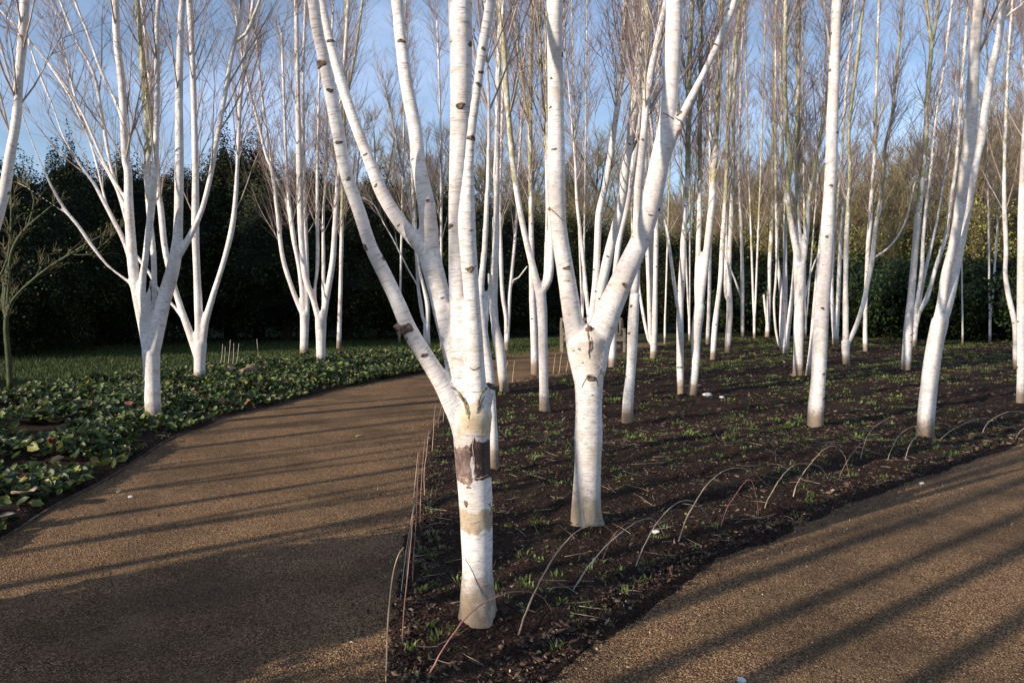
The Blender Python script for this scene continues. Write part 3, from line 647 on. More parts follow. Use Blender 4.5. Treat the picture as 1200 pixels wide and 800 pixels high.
birch('many-stemmed birch with a bowed basal shoot behind the thick forked one',
    [(919, 418, 9), (919, 405, 10)], [([(917, 380, 8), (916, 345, 6), (911, 305, 4), (910, 255, 4), (909, 205, 3.5), (909, 100, 3)], 0), ([(920, 350, 6), (920, 280, 5), (920, 230, 4), (917, 180, 4), (915, 80, 3)], .1), ([(924, 380, 6), (929, 340, 5), (933, 280, 4), (936, 230, 4), (938, 130, 3)], -.1), ([(913, 404, 3), (909, 385, 3), (907, 355, 3), (909, 330, 3), (912, 280, 2.5)], -.1)], moss=.8, seed=63)
birch('white birch splitting into three upright stems at head height, left of the thick single trunk',
    [(935, 443, 13), (936, 380, 12), (937, 340, 13), (937, 312, 15)],
    [([(934, 298, 9), (929, 272, 8), (924, 242, 7), (923, 217, 7), (926, 185, 7), (922, 155, 6), (920, 100, 5), (920, 50, 5), (921, 0, 5)], -.05), ([(937, 292, 8), (935, 255, 6), (934, 217, 6), (931, 185, 6), (934, 162, 6), (935, 100, 5), (936, 25, 5)], .08), ([(942, 297, 8), (946, 267, 6), (947, 237, 6), (954, 205, 5), (957, 180, 5), (965, 140, 4), (972, 95, 4), (978, 20, 3)], 0), ([(943, 350, 4), (950, 320, 3), (960, 295, 3), (968, 275, 2)], .1)], moss=.85, fusev=0.022, seed=65)
birch('slanting slim birch half hidden by the thick single trunk', [(946, 444, 7), (951, 405, 6), (955, 355, 6)], [([(960, 300, 5), (965, 250, 4), (972, 180, 4), (980, 90, 3)], 0.1)], seed=67)
birch('thick single unforked white trunk on the right of the bed',
    [(955, 506, 20), (956, 480, 19), (959, 442, 18), (962, 380, 18), (965, 335, 17), (968, 305, 16), (971, 242, 15), (974, 192, 14), (975, 150, 14), (977, 100, 13), (979, 50, 12), (981, 0, 12)], [], H=9, moss=[0.05], near=True, seed=69, sides=20, zcr=3.8)
birch('V-stemmed birch right of the thick single trunk, right stem leaning out',
    [(992, 430, 9), (991, 412, 9), (991, 400, 10)], [([(991, 375, 7), (991, 330, 6), (992, 280, 6), (994, 242, 5), (996, 205, 5), (995, 150, 4), (1004, 75, 4), (1012, 0, 3)], 0), ([(996, 398, 6), (1004, 380, 6), (1012, 355, 6), (1017, 330, 6), (1022, 305, 6), (1026, 267, 5), (1031, 242, 5), (1034, 212, 4), (1037, 175, 4), (1045, 137, 3.5), (1050, 87, 3), (1055, 40, 3)], 0), ([(1022, 304, 3), (1034, 296, 3), (1047, 284, 2.5), (1060, 262, 2.5), (1067, 237, 2), (1073, 210, 2)], .1, 2)], moss=.9, seed=71)
birch('thin straight birch beyond the V-stemmed one, foot near the shrubs', [(1014, 414, 6), (1014, 370, 5)], [([(1017, 292, 5), (1020, 255, 5), (1022, 212, 4), (1025, 180, 4), (1027, 100, 3), (1030, 0, 3)], 0)], moss=.6, seed=73)
birch('two thin birches grown together just right of the thick single trunk',
    [(979, 405, 8), (979, 392, 8)], [([(976, 367, 5), (975, 330, 4), (979, 260, 4), (985, 200, 3), (992, 100, 3), (1002, 0, 3)], .1), ([(982, 355, 5), (984, 305, 5), (986, 267, 4), (991, 230, 4), (1003, 205, 4), (1015, 187, 3), (1030, 140, 3)], 0)], moss=.6, seed=75)
birch('upright birch with peeling foot left of the twin-stemmed leaning birch',
    [(1061, 437, 11), (1064, 392, 11), (1067, 355, 10)], [([(1071, 310, 8), (1075, 260, 8), (1081, 205, 7), (1084, 175, 6), (1087, 112, 5), (1091, 62, 5), (1090, 40, 4), (1085, 0, 4)], 0), ([(1091, 60, 4), (1095, 37, 4), (1100, 0, 4)], 0, 1)], moss=.9, seed=77)
birch('fan of four slim stems from one foot between the peeling and the twin-stemmed birch',
    [(1071, 407, 6), (1072, 385, 7)], [([(1074, 360, 5), (1080, 320, 5), (1082, 280, 4), (1086, 237, 4), (1091, 195, 4), (1094, 170, 3), (1097, 137, 3), (1105, 87, 3), (1116, 0, 3)], 0), ([(1077, 366, 6), (1087, 347, 6), (1097, 312, 5), (1109, 275, 5), (1115, 230, 5), (1121, 187, 4), (1127, 100, 4), (1135, 0, 3)], 0), ([(1079, 345, 4), (1085, 315, 4), (1092, 285, 4), (1100, 250, 3), (1106, 210, 3), (1112, 175, 3)], .1)], moss=.5, seed=79)
birch('leaning birch of two close parallel stems nearest the right-hand path',
    [(1083, 518, 20), (1086, 480, 20), (1090, 442, 20), (1094, 415, 20), (1098, 393, 20), (1102, 375, 20)],
    [([(1104, 352, 11), (1109, 318, 11), (1117, 290, 12), (1122, 262, 12), (1127, 230, 13), (1130, 205, 14), (1135, 175, 14), (1139, 125, 14), (1142, 62, 13), (1146, 12, 12), (1147, -5, 12)], -.16),
     ([(1111, 355, 13), (1116, 330, 13), (1122, 300, 12), (1129, 267, 11), (1135, 235, 11), (1141, 205, 10), (1146, 180, 9), (1150, 162, 10), (1155, 125, 9), (1162, 82, 9), (1171, 42, 8), (1175, 0, 8)], .08), ([(1172, 28, 4), (1185, 15, 3.5), (1200, 3, 3), (1215, -20, 3)], 0, 2)], fusev=0.0115, near=True, seed=81, zcr=3.9)
birch('birch at the right edge with a bowed stem on its left side',
    [(1191, 434, 8), (1191, 405, 8)], [([(1189, 378, 6), (1182, 347, 6), (1178, 320, 5), (1179, 292, 5), (1177, 242, 5), (1177, 200, 4), (1178, 162, 4), (1182, 62, 3), (1187, 0, 3)], 0), ([(1194, 380, 7), (1198, 320, 6), (1205, 250, 5), (1210, 150, 5), (1220, 50, 4)], 0)], moss=.6, seed=83)
birch('rightmost birch, its pale trunk touching the picture edge', [(1196, 478, 10), (1197, 430, 10), (1197, 350, 10)], [([(1197, 290, 9), (1198, 230, 8), (1202, 150, 7), (1212, 50, 6), (1218, 0, 6)], 0)], seed=85)

# ---- left side
birch('many-stemmed birch on the left, short trunk beside the path edge',
    [(181, 501, 21), (179, 470, 20), (178, 440, 20), (177, 412, 23)],
    [([(171, 392, 15), (163, 355, 13), (157, 320, 13), (154, 290, 12), (151, 240, 11), (150, 200, 10), (147, 190, 9), (143, 100, 9), (137, 50, 8), (135, 0, 8)], -.05),
     ([(183, 395, 17), (192, 352, 18), (201, 322, 17), (207, 292, 14), (209, 262, 11), (210, 200, 11), (210, 100, 9), (212, 25, 8), (214, 0, 8)], .03),
     ([(172, 385, 9), (166, 340, 9), (170, 307, 8), (175, 267, 9), (179, 225, 9), (182, 187, 8), (184, 112, 7), (184, 25, 6), (186, 0, 6)], -.12),
     ([(209, 300, 10), (217, 287, 9), (226, 270, 8), (237, 245, 7), (247, 205, 7), (250, 187, 7), (262, 120, 6), (272, 62, 6), (278, 40, 5), (284, 0, 5)], .0, 2),
     ([(275, 50, 5), (288, 40, 4), (299, 15, 4), (306, -5, 4)], .1, 4),
     ([(182, 400, 8), (181, 350, 7), (180, 300, 7), (175, 250, 7), (172, 200, 7), (172, 150, 6), (168, 90, 7), (164, 40, 6), (160, 0, 5)], .15),
     ([(172, 190, 6), (178, 165, 5), (176, 130, 5), (166, 60, 5), (161, -5, 4)], .1, 6),
     ([(152, 331, 5), (140, 322, 4), (125, 310, 4), (107, 287, 5), (92, 265, 5), (77, 247, 5), (62, 222, 4), (52, 200, 3), (40, 172, 2.5)], -.1, 1),
     ([(80, 252, 3), (50, 232, 2.5), (30, 219, 2), (20, 214, 2)], 0, 8),
     ([(160, 335, 6), (147, 287, 6), (135, 262, 6), (122, 237, 6), (110, 215, 5), (95, 195, 4), (75, 162, 3), (62, 125, 3), (42, 75, 2.5), (25, 20, 2)], .1, 1),
     ([(155, 290, 5), (143, 240, 5), (130, 195, 5), (120, 140, 5), (110, 87, 4), (90, 50, 4), (70, 0, 3)], .1, 1),
     ([(150, 180, 5), (140, 130, 5), (120, 87, 4), (100, 32, 3), (87, 0, 3)], .1, 1),
     ([(150, 240, 4), (122, 190, 4), (95, 130, 4), (67, 87, 3), (32, 45, 3), (0, 12, 2)], 0, 1),
     ([(155, 260, 4), (128, 205, 4), (105, 165, 3), (80, 110, 3), (45, 60, 2.5), (15, 25, 2)], .2, 1),
     ([(175, 330, 5), (187, 342, 5)], 0)],
    moss=[0, .2, .1, .3, .3, .6, .85, .9, .2, .3, .4, .3, .3, .4, .4, .4], fusev=0.014, seed=87, zcr=2.9, nb=1.5, ntw=8)
birch('birch behind the left one, with one stem curving far out to the right',
    [(234, 452, 14), (234, 425, 14), (235, 402, 16)],
    [([(233, 375, 10), (231, 325, 9), (229, 275, 9), (229, 237, 9), (229, 195, 8), (227, 112, 7), (225, 62, 7), (222, 0, 7)], 0),
     ([(240, 380, 9), (250, 345, 8), (262, 307, 7), (272, 267, 7), (276, 232, 6), (278, 200, 5), (279, 175, 5), (282, 112, 5), (289, 50, 5), (297, 0, 4)], 0),
     ([(226, 400, 10), (215, 370, 9), (206, 342, 8), (197, 310, 8), (192, 282, 8), (189, 250, 8), (186, 225, 7), (184, 195, 6), (178, 120, 5), (170, 40, 4)], .1),
     ([(222, 385, 6), (205, 360, 5), (187, 342, 5), (175, 320, 5), (160, 300, 5), (140, 272, 4), (125, 240, 4), (110, 180, 3), (90, 120, 3)], .25)], moss=[0, .2, .2, .5, .3], fusev=0.02, seed=89, zcr=3.0, ntw=10)
birch('tall stem leaning in at the upper left corner', [(-62, 520, 20), (-50, 450, 18), (-36, 390, 17)], [([(-22, 330, 16), (-8, 272, 14), (5, 225, 13), (11, 187, 12), (19, 140, 11), (22, 95, 10), (26, 50, 11), (29, 0, 10)], 0)], seed=91, near=True, sides=14)
birch('left one of the two slim birches in front of the dark trees',
    [(356, 419, 11), (357, 380, 11), (357, 368, 12)],
    [([(352, 362, 7), (342, 337, 6), (331, 300, 6), (325, 250, 5), (319, 200, 5), (312, 182, 4), (299, 130, 4), (290, 97, 3), (280, 40, 3)], 0), ([(355, 350, 7), (351, 315, 6), (344, 280, 6), (338, 245, 5), (326, 212, 4), (320, 200, 4), (308, 120, 3), (300, 40, 3)], .05), ([(360, 355, 6), (359, 300, 6), (357, 250, 6), (356, 200, 5), (355, 97, 4), (358, 0, 3)], .1), ([(346, 290, 5), (340, 245, 5), (336, 200, 4), (333, 120, 3), (330, 40, 3)], 0, 2)], moss=.3, seed=93, zcr=3.0, fusev=0.025)
birch('right one of the two slim birches in front of the dark trees',
    [(376, 433, 12), (376, 400, 12), (376, 375, 14)],
    [([(367, 350, 8), (358, 325, 8), (353, 275, 8), (351, 200, 8), (350, 162, 7), (348, 65, 6), (347, 0, 5)], 0), ([(381, 358, 8), (386, 330, 8), (390, 305, 8), (392, 275, 7), (395, 225, 6), (397, 195, 5), (399, 130, 5), (405, 50, 4), (408, 0, 4)], 0), ([(379, 350, 5), (379, 300, 5), (379, 250, 4), (382, 200, 4), (384, 120, 3.5), (390, 20, 3)], .1), ([(369, 340, 4), (372, 312, 5), (372, 250, 5), (372, 200, 4), (373, 150, 3), (375, 50, 3)], .15)], moss=.4, seed=95, zcr=3.0, fusev=0.025)
birch('narrow birch seen through the gap left of the large front birch',
    [(502, 412, 8), (500, 395, 8), (500, 380, 8)], [([(501, 358, 6), (496, 335, 5), (490, 310, 5), (486, 260, 5), (483, 200, 4), (480, 120, 4), (476, 30, 3)], 0), ([(494, 365, 4), (490, 335, 4), (488, 300, 4), (482, 250, 3), (470, 190, 3), (455, 120, 2.5)], .1), ([(491, 340, 2), (478, 315, 2), (463, 285, 1.8), (450, 262, 1.6), (438, 240, 1.5), (425, 232, 1.2)], 0)], moss=.6, seed=97, zcr=2.8)
birch('hair-thin birch stem between the limbs of the large front birch', [(517, 408, 3), (517, 350, 3)], [([(517, 300, 3), (517, 200, 3), (515, 100, 2.5), (512, 20, 2.5)], 0)], seed=99)
birch('mossy slim birch behind the leftmost limb of the large front birch', [(397, 408, 6), (399, 340, 5)], [([(401, 250, 5), (403, 150, 5), (405, 60, 5), (406, 0, 5)], 0), ([(403, 130, 4), (415, 70, 3.5), (425, 0, 3)], 0, 1)], moss=.9, seed=101)

# ---- far rows, individually planted, nothing to tell them apart
frs = random.Random(5)
far = [(468, 401), (545, 402), (683, 400), (742, 400), (779, 403), (808, 400), (884, 398), (944, 399), (1128, 404), (1160, 402), (1215, 404)]
for i, (x, y) in enumerate(far):
    w = frs.uniform(2.6, 4.0); lean = frs.uniform(-6, 10); k = frs.randint(1, 2); st = []
    for j in range(k):
        a = lean + (j - (k - 1) / 2) * frs.uniform(12, 26); st.append(([(x + a * .15, 350, w * .8), (x + a * .45, 270, w * .75), (x + a * .8, 180, w * .65), (x + a * 1.1, 80, w * .5), (x + a * 1.3, 0, w * .45)], frs.uniform(-.1, .15)))
    birch('slender birch in the far rows at the back of the bed', [(x, y, w), (x + lean * .05, 372, w)], st, H=frs.uniform(9, 12), moss=frs.uniform(.7, 1.0), group='slender far birches against the hedge', seed=200 + i, sides=6, nb=4.2, ntw=9, scars=False, rt=0.005, zcr=3.5)

# ---- birches standing outside the picture, behind and left of the camera: they throw the stripes across the paths
def off_birch(x, y, r, H, lean=(0, 0), i=0, split=2.4, nbr=2.0):
    root = empty('birch_tree', (x, y, 0)); tag(root, 'birch standing outside the picture to the left of the camera', 'tree', 'birches outside the picture')
    rs = np.random.default_rng(500 + i); P = np.array([[x, y, -0.1], [x + lean[0] * .3, y + lean[1] * .3, 1.2], [x + lean[0], y + lean[1], split]]); paths = []
    P = catmull(P, 6); paths.append(Path3(P, np.linspace(r, r * .9, len(P))))
    for k in range(3):
        a = rs.uniform(0, 6.28); q = P[-1]; e = np.array([q, q + np.array([math.cos(a) * .25, math.sin(a) * .25, 1.2]), q + np.array([math.cos(a) * .6, math.sin(a) * .6, 3.2]), q + np.array([math.cos(a) * .8, math.sin(a) * .8, H - split])]); e = catmull(e, 5)
        paths.append(Path3(e, np.linspace(r * .62, .01, len(e))))
    for k, pa in enumerate(paths):
        v, f, b = tube(pa.P, pa.r, 9); mesh_obj('trunk' if k == 0 else 'stem', v, f, [BARK, SCAR], root, True, {'bark': b, 'moss': np.full(len(v), .2)})
    cr = crown_geo(paths, rs, split + .5, nbr, 6, 1.5, rt=.004)
    cr.build('crown', [BRANCH, TWIG], root)
SUN_AZ = R(37); sdx, sdy = math.cos(SUN_AZ), math.sin(SUN_AZ)
def on_line(c, s):   # c: offset across the sun's direction, s: distance along it
    return (sdy * c + sdx * s, -sdx * c + sdy * s)
offs = [(-2.63, -5.2), (-2.22, -7.2), (-1.90, -4.6), (-1.47, -6.2), (-0.9, -5.0), (-3.35, -7.5), (-3.6, -8.8), (-4.3, -6.6), (-5.05, -8.0), (-5.7, -9.5), (-6.3, -7.4), (-7.0, -9.0), (-7.8, -10.5), (-8.6, -8.6), (-3.0, -10.5), (-9.6, -10.5), (-11, -9.5), (-4.7, -11)]
for i, (c, s) in enumerate(offs):
    x, y = on_line(c, s); off_birch(x, y, 0.062 if i < 5 else 0.06, 9, (0, 0), i, 5.2 if i < 5 else 3.6, 0.5 if i < 5 else 0.8)

# ------------------------------------------------------------------ ground, paths, beds
def G(pts): return np.array([gnd(*p)[:2] for p in pts])
def sheet(name, poly, z, mat, kind='structure'):
    import bmesh
    bm = bmesh.new(); f = bm.faces.new([bm.verts.new((p[0], p[1], z)) for p in poly]); bmesh.ops.triangulate(bm, faces=[f]); bmesh.ops.recalc_face_normals(bm, faces=bm.faces)
    me = bpy.data.meshes.new(name); bm.to_mesh(me); bm.free(); me.materials.append(mat); o = bpy.data.objects.new(name, me); COL.objects.link(o)
    if me.polygons[0].normal.z < 0: me.flip_normals()
    tag(o, kind=kind); return o
sheet('ground', [(-400, -400), (400, -400), (400, 700), (-400, 700)], -0.03, GRASSG)

left_edge = G([(0, 634), (60, 597), (130, 560), (200, 515), (262, 490), (330, 474), (400, 456), (450, 446), (505, 436), (560, 424)])
left_edge = np.vstack([[[-3.0, -2.0], [-3.15, 1.5], [-3.3, 3.6]], left_edge])
far_bend = G([(600, 413), (660, 406), (760, 402)]); 
bedL = G([(452, 800), (464, 710), (476, 640), (488, 580), (500, 530), (514, 488), (545, 462), (590, 451), (640, 443), (672, 437), (722, 420), (762, 408), (800, 401)])
bedR = G([(1300, 495), (1200, 519), (1100, 553), (1000, 588), (905, 632), (840, 655), (790, 690), (715, 745), (640, 800)])
apex = np.array([[-0.22, 2.35], [-0.42, 2.5]])
path_poly = np.vstack([[[-9, -7], [14, -7], [26, 12.0], [20, 12.5]], bedR[:1] + [0.5, 0.4], [[4, 8]], bedL[::-1][:0], ])
path_z = 0.0
# one path sheet under both beds, wide enough for the two arms and the bend behind
path_poly = np.vstack([[[-2.9, -8], [16, -8], [40, 20], [18, 14.0], bedR[0] + [0.3, 1.0], [5, 12], bedL[8] + [1.5, 0], bedL[-1] + [1.0, -0.5]], [bedL[-1] + [4, 1.5]], [far_bend[2] + [3, 1.5]], far_bend[::-1], left_edge[::-1] - [0.12, 0]])
sheet('path', path_poly, 0.0, PATH)

HEDGE_Y = 31.0
def height(x, y, sc=1.0):
    p = Vector((x * 1.7, y * 1.7, 3.1)); q = Vector((x * 9, y * 9, 1.0))
    return 0.040 * noise.noise(p) + 0.030 * noise.noise(q * .7) + 0.014 * noise.noise(q * 2.5)
FEET = np.array([list(r_.location)[:2] for r_, _ in TREES if r_.location[1] < 22])
def mound(x, y):
    d = np.hypot(x[:, None] - FEET[None, :, 0], y[:, None] - FEET[None, :, 1]).min(1); return .035 * np.exp(-(d / .17) ** 2)
def bed(name, poly, cells, base, mat, kind='structure', rise=0.05):
    V = []; Fl = []; n0 = 0; poly = np.asarray(poly)
    for (y0, y1, c) in cells:
        xs = np.arange(poly[:, 0].min() - c, poly[:, 0].max() + 2 * c, c); ys = np.arange(y0, y1 + c * 1.01, c)
        X, Y = np.meshgrid(xs, ys); inside = inpoly(X, Y, poly); d = edist(X, Y, poly); d = np.where(inside, d, -d)
        keep = (d > -c * 1.6)
        cell = keep[:-1, :-1] & keep[1:, :-1] & keep[:-1, 1:] & keep[1:, 1:]
        idx = np.full(X.shape, -1); used = np.zeros(X.shape, bool)
        for a in (slice(None, -1), slice(1, None)):
            for b in (slice(None, -1), slice(1, None)): used[a, b] |= cell
        idx[used] = np.arange(used.sum()) + n0
        xx, yy, dd = X[used], Y[used], d[used]
        prof = np.clip(dd / 0.25, -1, 1); hz = np.array([height(a, b) for a, b in zip(xx, yy)]) + mound(xx, yy)
        z = base + rise * np.where(prof > 0, prof ** 0.6, prof * 1.2) + hz * np.clip(dd / 0.12 + 0.5, 0.25, 1)
        V.append(np.stack([xx, yy, z], 1)); n0 += used.sum()
        r, cc = np.where(cell); Fl.append(np.stack([idx[r, cc], idx[r, cc + 1], idx[r + 1, cc + 1], idx[r + 1, cc]], -1))
    return tag(mesh_obj(name, np.concatenate(V), Fl, mat), kind=kind)
bed_poly = np.vstack([bedL, [[8, 33], [40, 34], [40, 24], [19, 13.2]], bedR, apex])
bed('soil_bed', bed_poly, [(2.0, 6.0, 0.035), (6.0, 12, 0.07), (12, 35, 0.2)], 0.0, SOIL)
leaf_poly = np.vstack([left_edge - [0.02, 0], G([(585, 420), (480, 417), (400, 421), (300, 430), (200, 441), (100, 455), (0, 470), (-120, 490)]), [[-9.5, 5], [-7, -2]]])
bed('leafy_bed', leaf_poly, [(-2.0, 8, 0.06), (8, 23, 0.15)], 0.0, SOIL, rise=0.07)

def bedz(x, y): return 0.045 + height(x, y) + mound(np.array([x]), np.array([y]))[0]
# mulch chips
def chips(name, n, region, poly, size, mat, zfun, label=None, maxr=None, flat=0.35, ypow=1.0, kind='stuff', cat='mulch', nearedge=None, esc=0.1):
    x0, x1, y0, y1 = region; x = rng.uniform(x0, x1, n * 5); y = y0 + (y1 - y0) * rng.random(n * 5) ** ypow
    ins = inpoly(x, y, poly); d = edist(x, y, poly)
    if nearedge == 'out': m = (~ins) & (rng.random(len(x)) < np.exp(-d / esc))
    elif nearedge == 'both': m = rng.random(len(x)) < np.exp(-d / esc)
    else: m = ins
    x, y = x[m][:n], y[m][:n]; n = len(x)
    z = np.array([zfun(a, b) for a, b in zip(x, y)]); c = np.stack([x, y, z], 1)
    s = size[0] + (size[1] - size[0]) * rng.random((n, 1)) ** 2.5
    U = nrm(rng.normal(0, 1, (n, 3)) * [1, 1, 0.45]); W = nrm(np.cross(U, rng.normal(0, 1, (n, 3)) + [0, 0, 1.5])); N = np.cross(U, W)
    a = rng.uniform(.7, 1.6, (n, 1)); pts = np.stack([c - U * s * a, c + W * s * .6, c + U * s * a, c - W * s * .6, c + N * s * flat, c - N * s * flat], 1)
    base = (np.arange(n) * 6)[:, None]; T = np.array([[0, 1, 4], [1, 2, 4], [2, 3, 4], [3, 0, 4], [1, 0, 5], [2, 1, 5], [3, 2, 5], [0, 3, 5]])
    Fc = (base[:, :, None] + T[None]).reshape(-1, 3)
    return tag(mesh_obj(name, pts.reshape(-1, 3), Fc, mat, None, False, {'rnd': np.repeat(rng.random(n), 6)}), label, cat, kind=kind)
chips('bark_mulch', 42000, (-0.8, 8.5, 2.1, 10), bed_poly, (0.006, 0.024), CHIP, bedz, 'dark chopped bark mulch over the planting bed', ypow=1.35)
chips('bark_mulch', 38000, (0, 20, 8, 26), bed_poly, (0.012, 0.05), CHIP, bedz, 'dark chopped bark mulch farther back in the bed', ypow=1.1)
chips('mulch_spill', 9000, (-2.5, 8.5, 2.1, 10), bed_poly, (0.003, 0.013), CHIP, lambda x, y: 0.008, 'mulch crumbs spilled along the bed edges', nearedge='out', esc=0.12)
chips('loose_gravel', 15000, (-1.6, 9, 2.1, 10), bed_poly, (0.003, 0.009), PEB, lambda x, y: 0.004 if not inpoly(np.array([x]), np.array([y]), bed_poly)[0] else bedz(x, y), 'loose tan gravel along the path edges', nearedge='both', esc=0.22, cat='gravel')
chips('loose_gravel', 9000, (-5, 5, 2.0, 6.5), [(-5, 2), (5, 2), (5, 6.5), (-5, 6.5)], (0.0015, 0.004), PEB, lambda x, y: 0.002, 'fine loose grit lying on the paths', cat='gravel', ypow=1.2)
chips('leaf_litter', 8000, (-9, -1, 3, 15), leaf_poly, (0.008, 0.03), CHIP, bedz, 'dead leaf bits under the leafy ground cover')

# blades: sprouting bulbs, grass
def blades(name, cx, cy, cz, per, hgt, w, mat, label, spread=0.03, cat='shoots', droop=0.35, scale=None):
    n = len(cx); idx = np.repeat(np.arange(n), per); N = len(idx); a = rng.uniform(0, 6.283, N); rr = spread * np.sqrt(rng.random(N))
    sc = np.ones(n) if scale is None else scale
    st = np.stack([cx[idx] + rr * np.cos(a) * sc[idx], cy[idx] + rr * np.sin(a) * sc[idx], cz[idx] - 0.005], 1)
    h = hgt * rng.uniform(.5, 1.2, N) * sc[idx]; b = a + rng.normal(0, .8, N); o = np.stack([np.cos(b), np.sin(b), 0 * b], 1); tn = np.stack([-np.sin(b), np.cos(b), 0 * b], 1)
    ww = (w * rng.uniform(.6, 1.3, N) * sc[idx])[:, None]; h = h[:, None]; up = np.array([0, 0, 1.0]); dr = droop * rng.uniform(.3, 1.6, (N, 1))
    p1 = st + up * h * .55 + o * h * dr * .4; p2 = st + up * h * (1 - .25 * dr) + o * h * dr
    V = np.stack([st - tn * ww * .5, st + tn * ww * .5, p1 - tn * ww * .55, p1 + tn * ww * .55, p2], 1).reshape(-1, 3); k = (np.arange(N) * 5)[:, None]
    return tag(mesh_obj(name, V, [k + np.array([[0, 1, 3, 2]]), k + np.array([[2, 3, 4]])], mat, None, False, {'rnd': np.repeat(np.clip(rng.random(n)[idx] * .6 + rng.random(N) * .4, 0, 1), 5)}), label, cat, kind='stuff')
def scatter(n, region, poly, ypow=1.0, margin=0.05, clump=None):
    x0, x1, y0, y1 = region; x = rng.uniform(x0, x1, n * 8); y = y0 + (y1 - y0) * rng.random(n * 8) ** ypow
    m = inpoly(x, y, poly) & (edist(x, y, poly) > margin)
    if clump: m &= np.array([noise.noise(Vector((a * clump, b * clump, 9))) > rng.uniform(-.35, .45) for a, b in zip(x, y)])
    return x[m][:n], y[m][:n]
x, y = scatter(620, (-.8, 9, 2.2, 10), bed_poly, 1.0, 0.08, 1.1)
z = np.array([bedz(a, b) for a, b in zip(x, y)])
blades('bulb_shoots', x, y, z, 12, 0.040, 0.0065, SPROUT, 'small green bulb shoots coming up through the dark mulch', 0.03, droop=.75, scale=rng.uniform(.5, 1.25, len(x)))
x, y = scatter(5200, (-1, 26, 8, 31), bed_poly, 0.8, 0.1, .5)
z = np.array([bedz(a, b) for a, b in zip(x, y)])
blades('bulb_shoots', x, y, z, 13, 0.055, 0.016, SPROUT, 'drifts of green shoots farther back in the bed', 0.085, droop=.9, scale=rng.uniform(.5, 1.2, len(x)))
x, y = scatter(420, (-.8, 10, 2.2, 11), bed_poly, 1.0, 0.0, 1.3)
DEAD = leaf_mat('dead_leaf', [(0, (0.06, 0.035, 0.02)), (.7, (0.17, 0.10, 0.055)), (1, (0.34, 0.25, 0.15))], .8, .2)
leaves_q = (x, y)
# small rosette leaves of low weeds near the front
def leaves(name, c, size, mat, label, cat, cup=0.25, up=0.6, kind='stuff', rnd=None, asp=0.8):
    n = len(c); N = nrm(rng.normal(0, 1, (n, 3)) * [up, up, .3] + [-.15, -.25, 1]); U = nrm(np.cross(N, rng.normal(0, 1, (n, 3)))); W = np.cross(N, U)
    s = size if hasattr(size, '__len__') else np.full(n, size); s = np.asarray(s)[:, None]
    P = [c - U * s * .5, c - U * s * .2 + W * s * .42 * asp, c + U * s * .22 + W * s * .36 * asp, c + U * s * .55 - N * s * cup * .5, c + U * s * .22 - W * s * .36 * asp, c - U * s * .2 - W * s * .42 * asp, c - N * s * cup]
    V = np.stack(P, 1).reshape(-1, 3); k = (np.arange(n) * 7)[:, None, None]; T = np.array([[0, 6, 1], [1, 6, 2], [2, 6, 3], [3, 6, 4], [4, 6, 5], [5, 6, 0]])
    Fc = (k + T[None]).reshape(-1, 3)
    o = mesh_obj(name, V, Fc, mat, None, True, {'rnd': np.repeat(rng.random(n) if rnd is None else rnd, 7)})
    return tag(o, label, cat, kind=kind)
x, y = scatter(1300, (-.8, 9, 2.2, 9), bed_poly, 1.0, 0.0, 1.6)
leaves('weed_leaves', np.stack([x, y, np.array([bedz(a, b) for a, b in zip(x, y)]) + rng.uniform(.002, .03, len(x))], 1), rng.uniform(.012, .03, len(x)), COVER, 'small weed leaves dotted over the mulch', 'weeds')
x, y = leaves_q
leaves('leaf_litter', np.stack([x, y, np.array([bedz(a, b) for a, b in zip(x, y)]) + .006], 1), rng.uniform(.02, .05, len(x)), DEAD, 'dead brown leaves caught on the mulch', 'leaf litter', cup=.35)
x = np.concatenate([rng.uniform(-3.2, 0, 160), rng.uniform(.5, 6, 60)]); y = rng.uniform(2.4, 9, 220); m = ~inpoly(x, y, bed_poly) & ~inpoly(x, y, leaf_poly); x, y = x[m], y[m]
leaves('leaf_litter', np.stack([x, y, np.full(len(x), .006)], 1), rng.uniform(.008, .022, len(x)), DEAD, 'small dead leaf scraps blown onto the paths', 'leaf litter', cup=.3)
# leafy ground cover of the left bed
x, y = scatter(30000, (-11, 0, 2.5, 20), leaf_poly, 0.8, 0.02, 1.4)
hh = np.clip(edist(x, y, leaf_poly) / 0.6, 0.12, 1) * (0.16 + 0.22 * np.array([noise.noise(Vector((a * 1.3, b * 1.3, 4))) for a, b in zip(x, y)]))
leaves('leafy_ground_cover', np.stack([x, y, 0.07 + np.maximum(.01, hh) * rng.random(len(x)) ** .4], 1), rng.uniform(.03, 1, len(x)) ** 1.6 * .11 + .03, COVER, 'low leafy evergreen ground cover filling the left bed', 'ground cover')
x, y = scatter(9000, (-8, 0, 12, 22), leaf_poly, 0.9, 0.02, 0.7)
leaves('leafy_ground_cover', np.stack([x, y, 0.08 + rng.random(len(x)) * .16], 1), rng.uniform(.04, .09, len(x)), COVER, 'small-leaved ground cover along the far path edge', 'ground cover')
# rough grass behind the left bed
gp = np.array([[-20, 15], [-14, 14.5], [-9, 17.5], [-6, 20.5], [-1.5, 21.5], [0, 24], [3, 26], [4, 30], [-24, 30]])
gp = np.vstack([G([(-150, 494), (0, 470), (100, 455), (200, 441), (300, 430), (400, 421), (480, 417), (585, 420)]), [[3, 26], [4, 32], [-26, 32], [-14, 8]]])
x, y = scatter(34000, (-22, 4, 9, 31), gp, 1.0, 0.0)
blades('grass', x, y, np.full(len(x), -0.03), 3, 0.085, 0.014, GRASSB, 'rough grass strip behind the left bed', 0.08, 'grass')

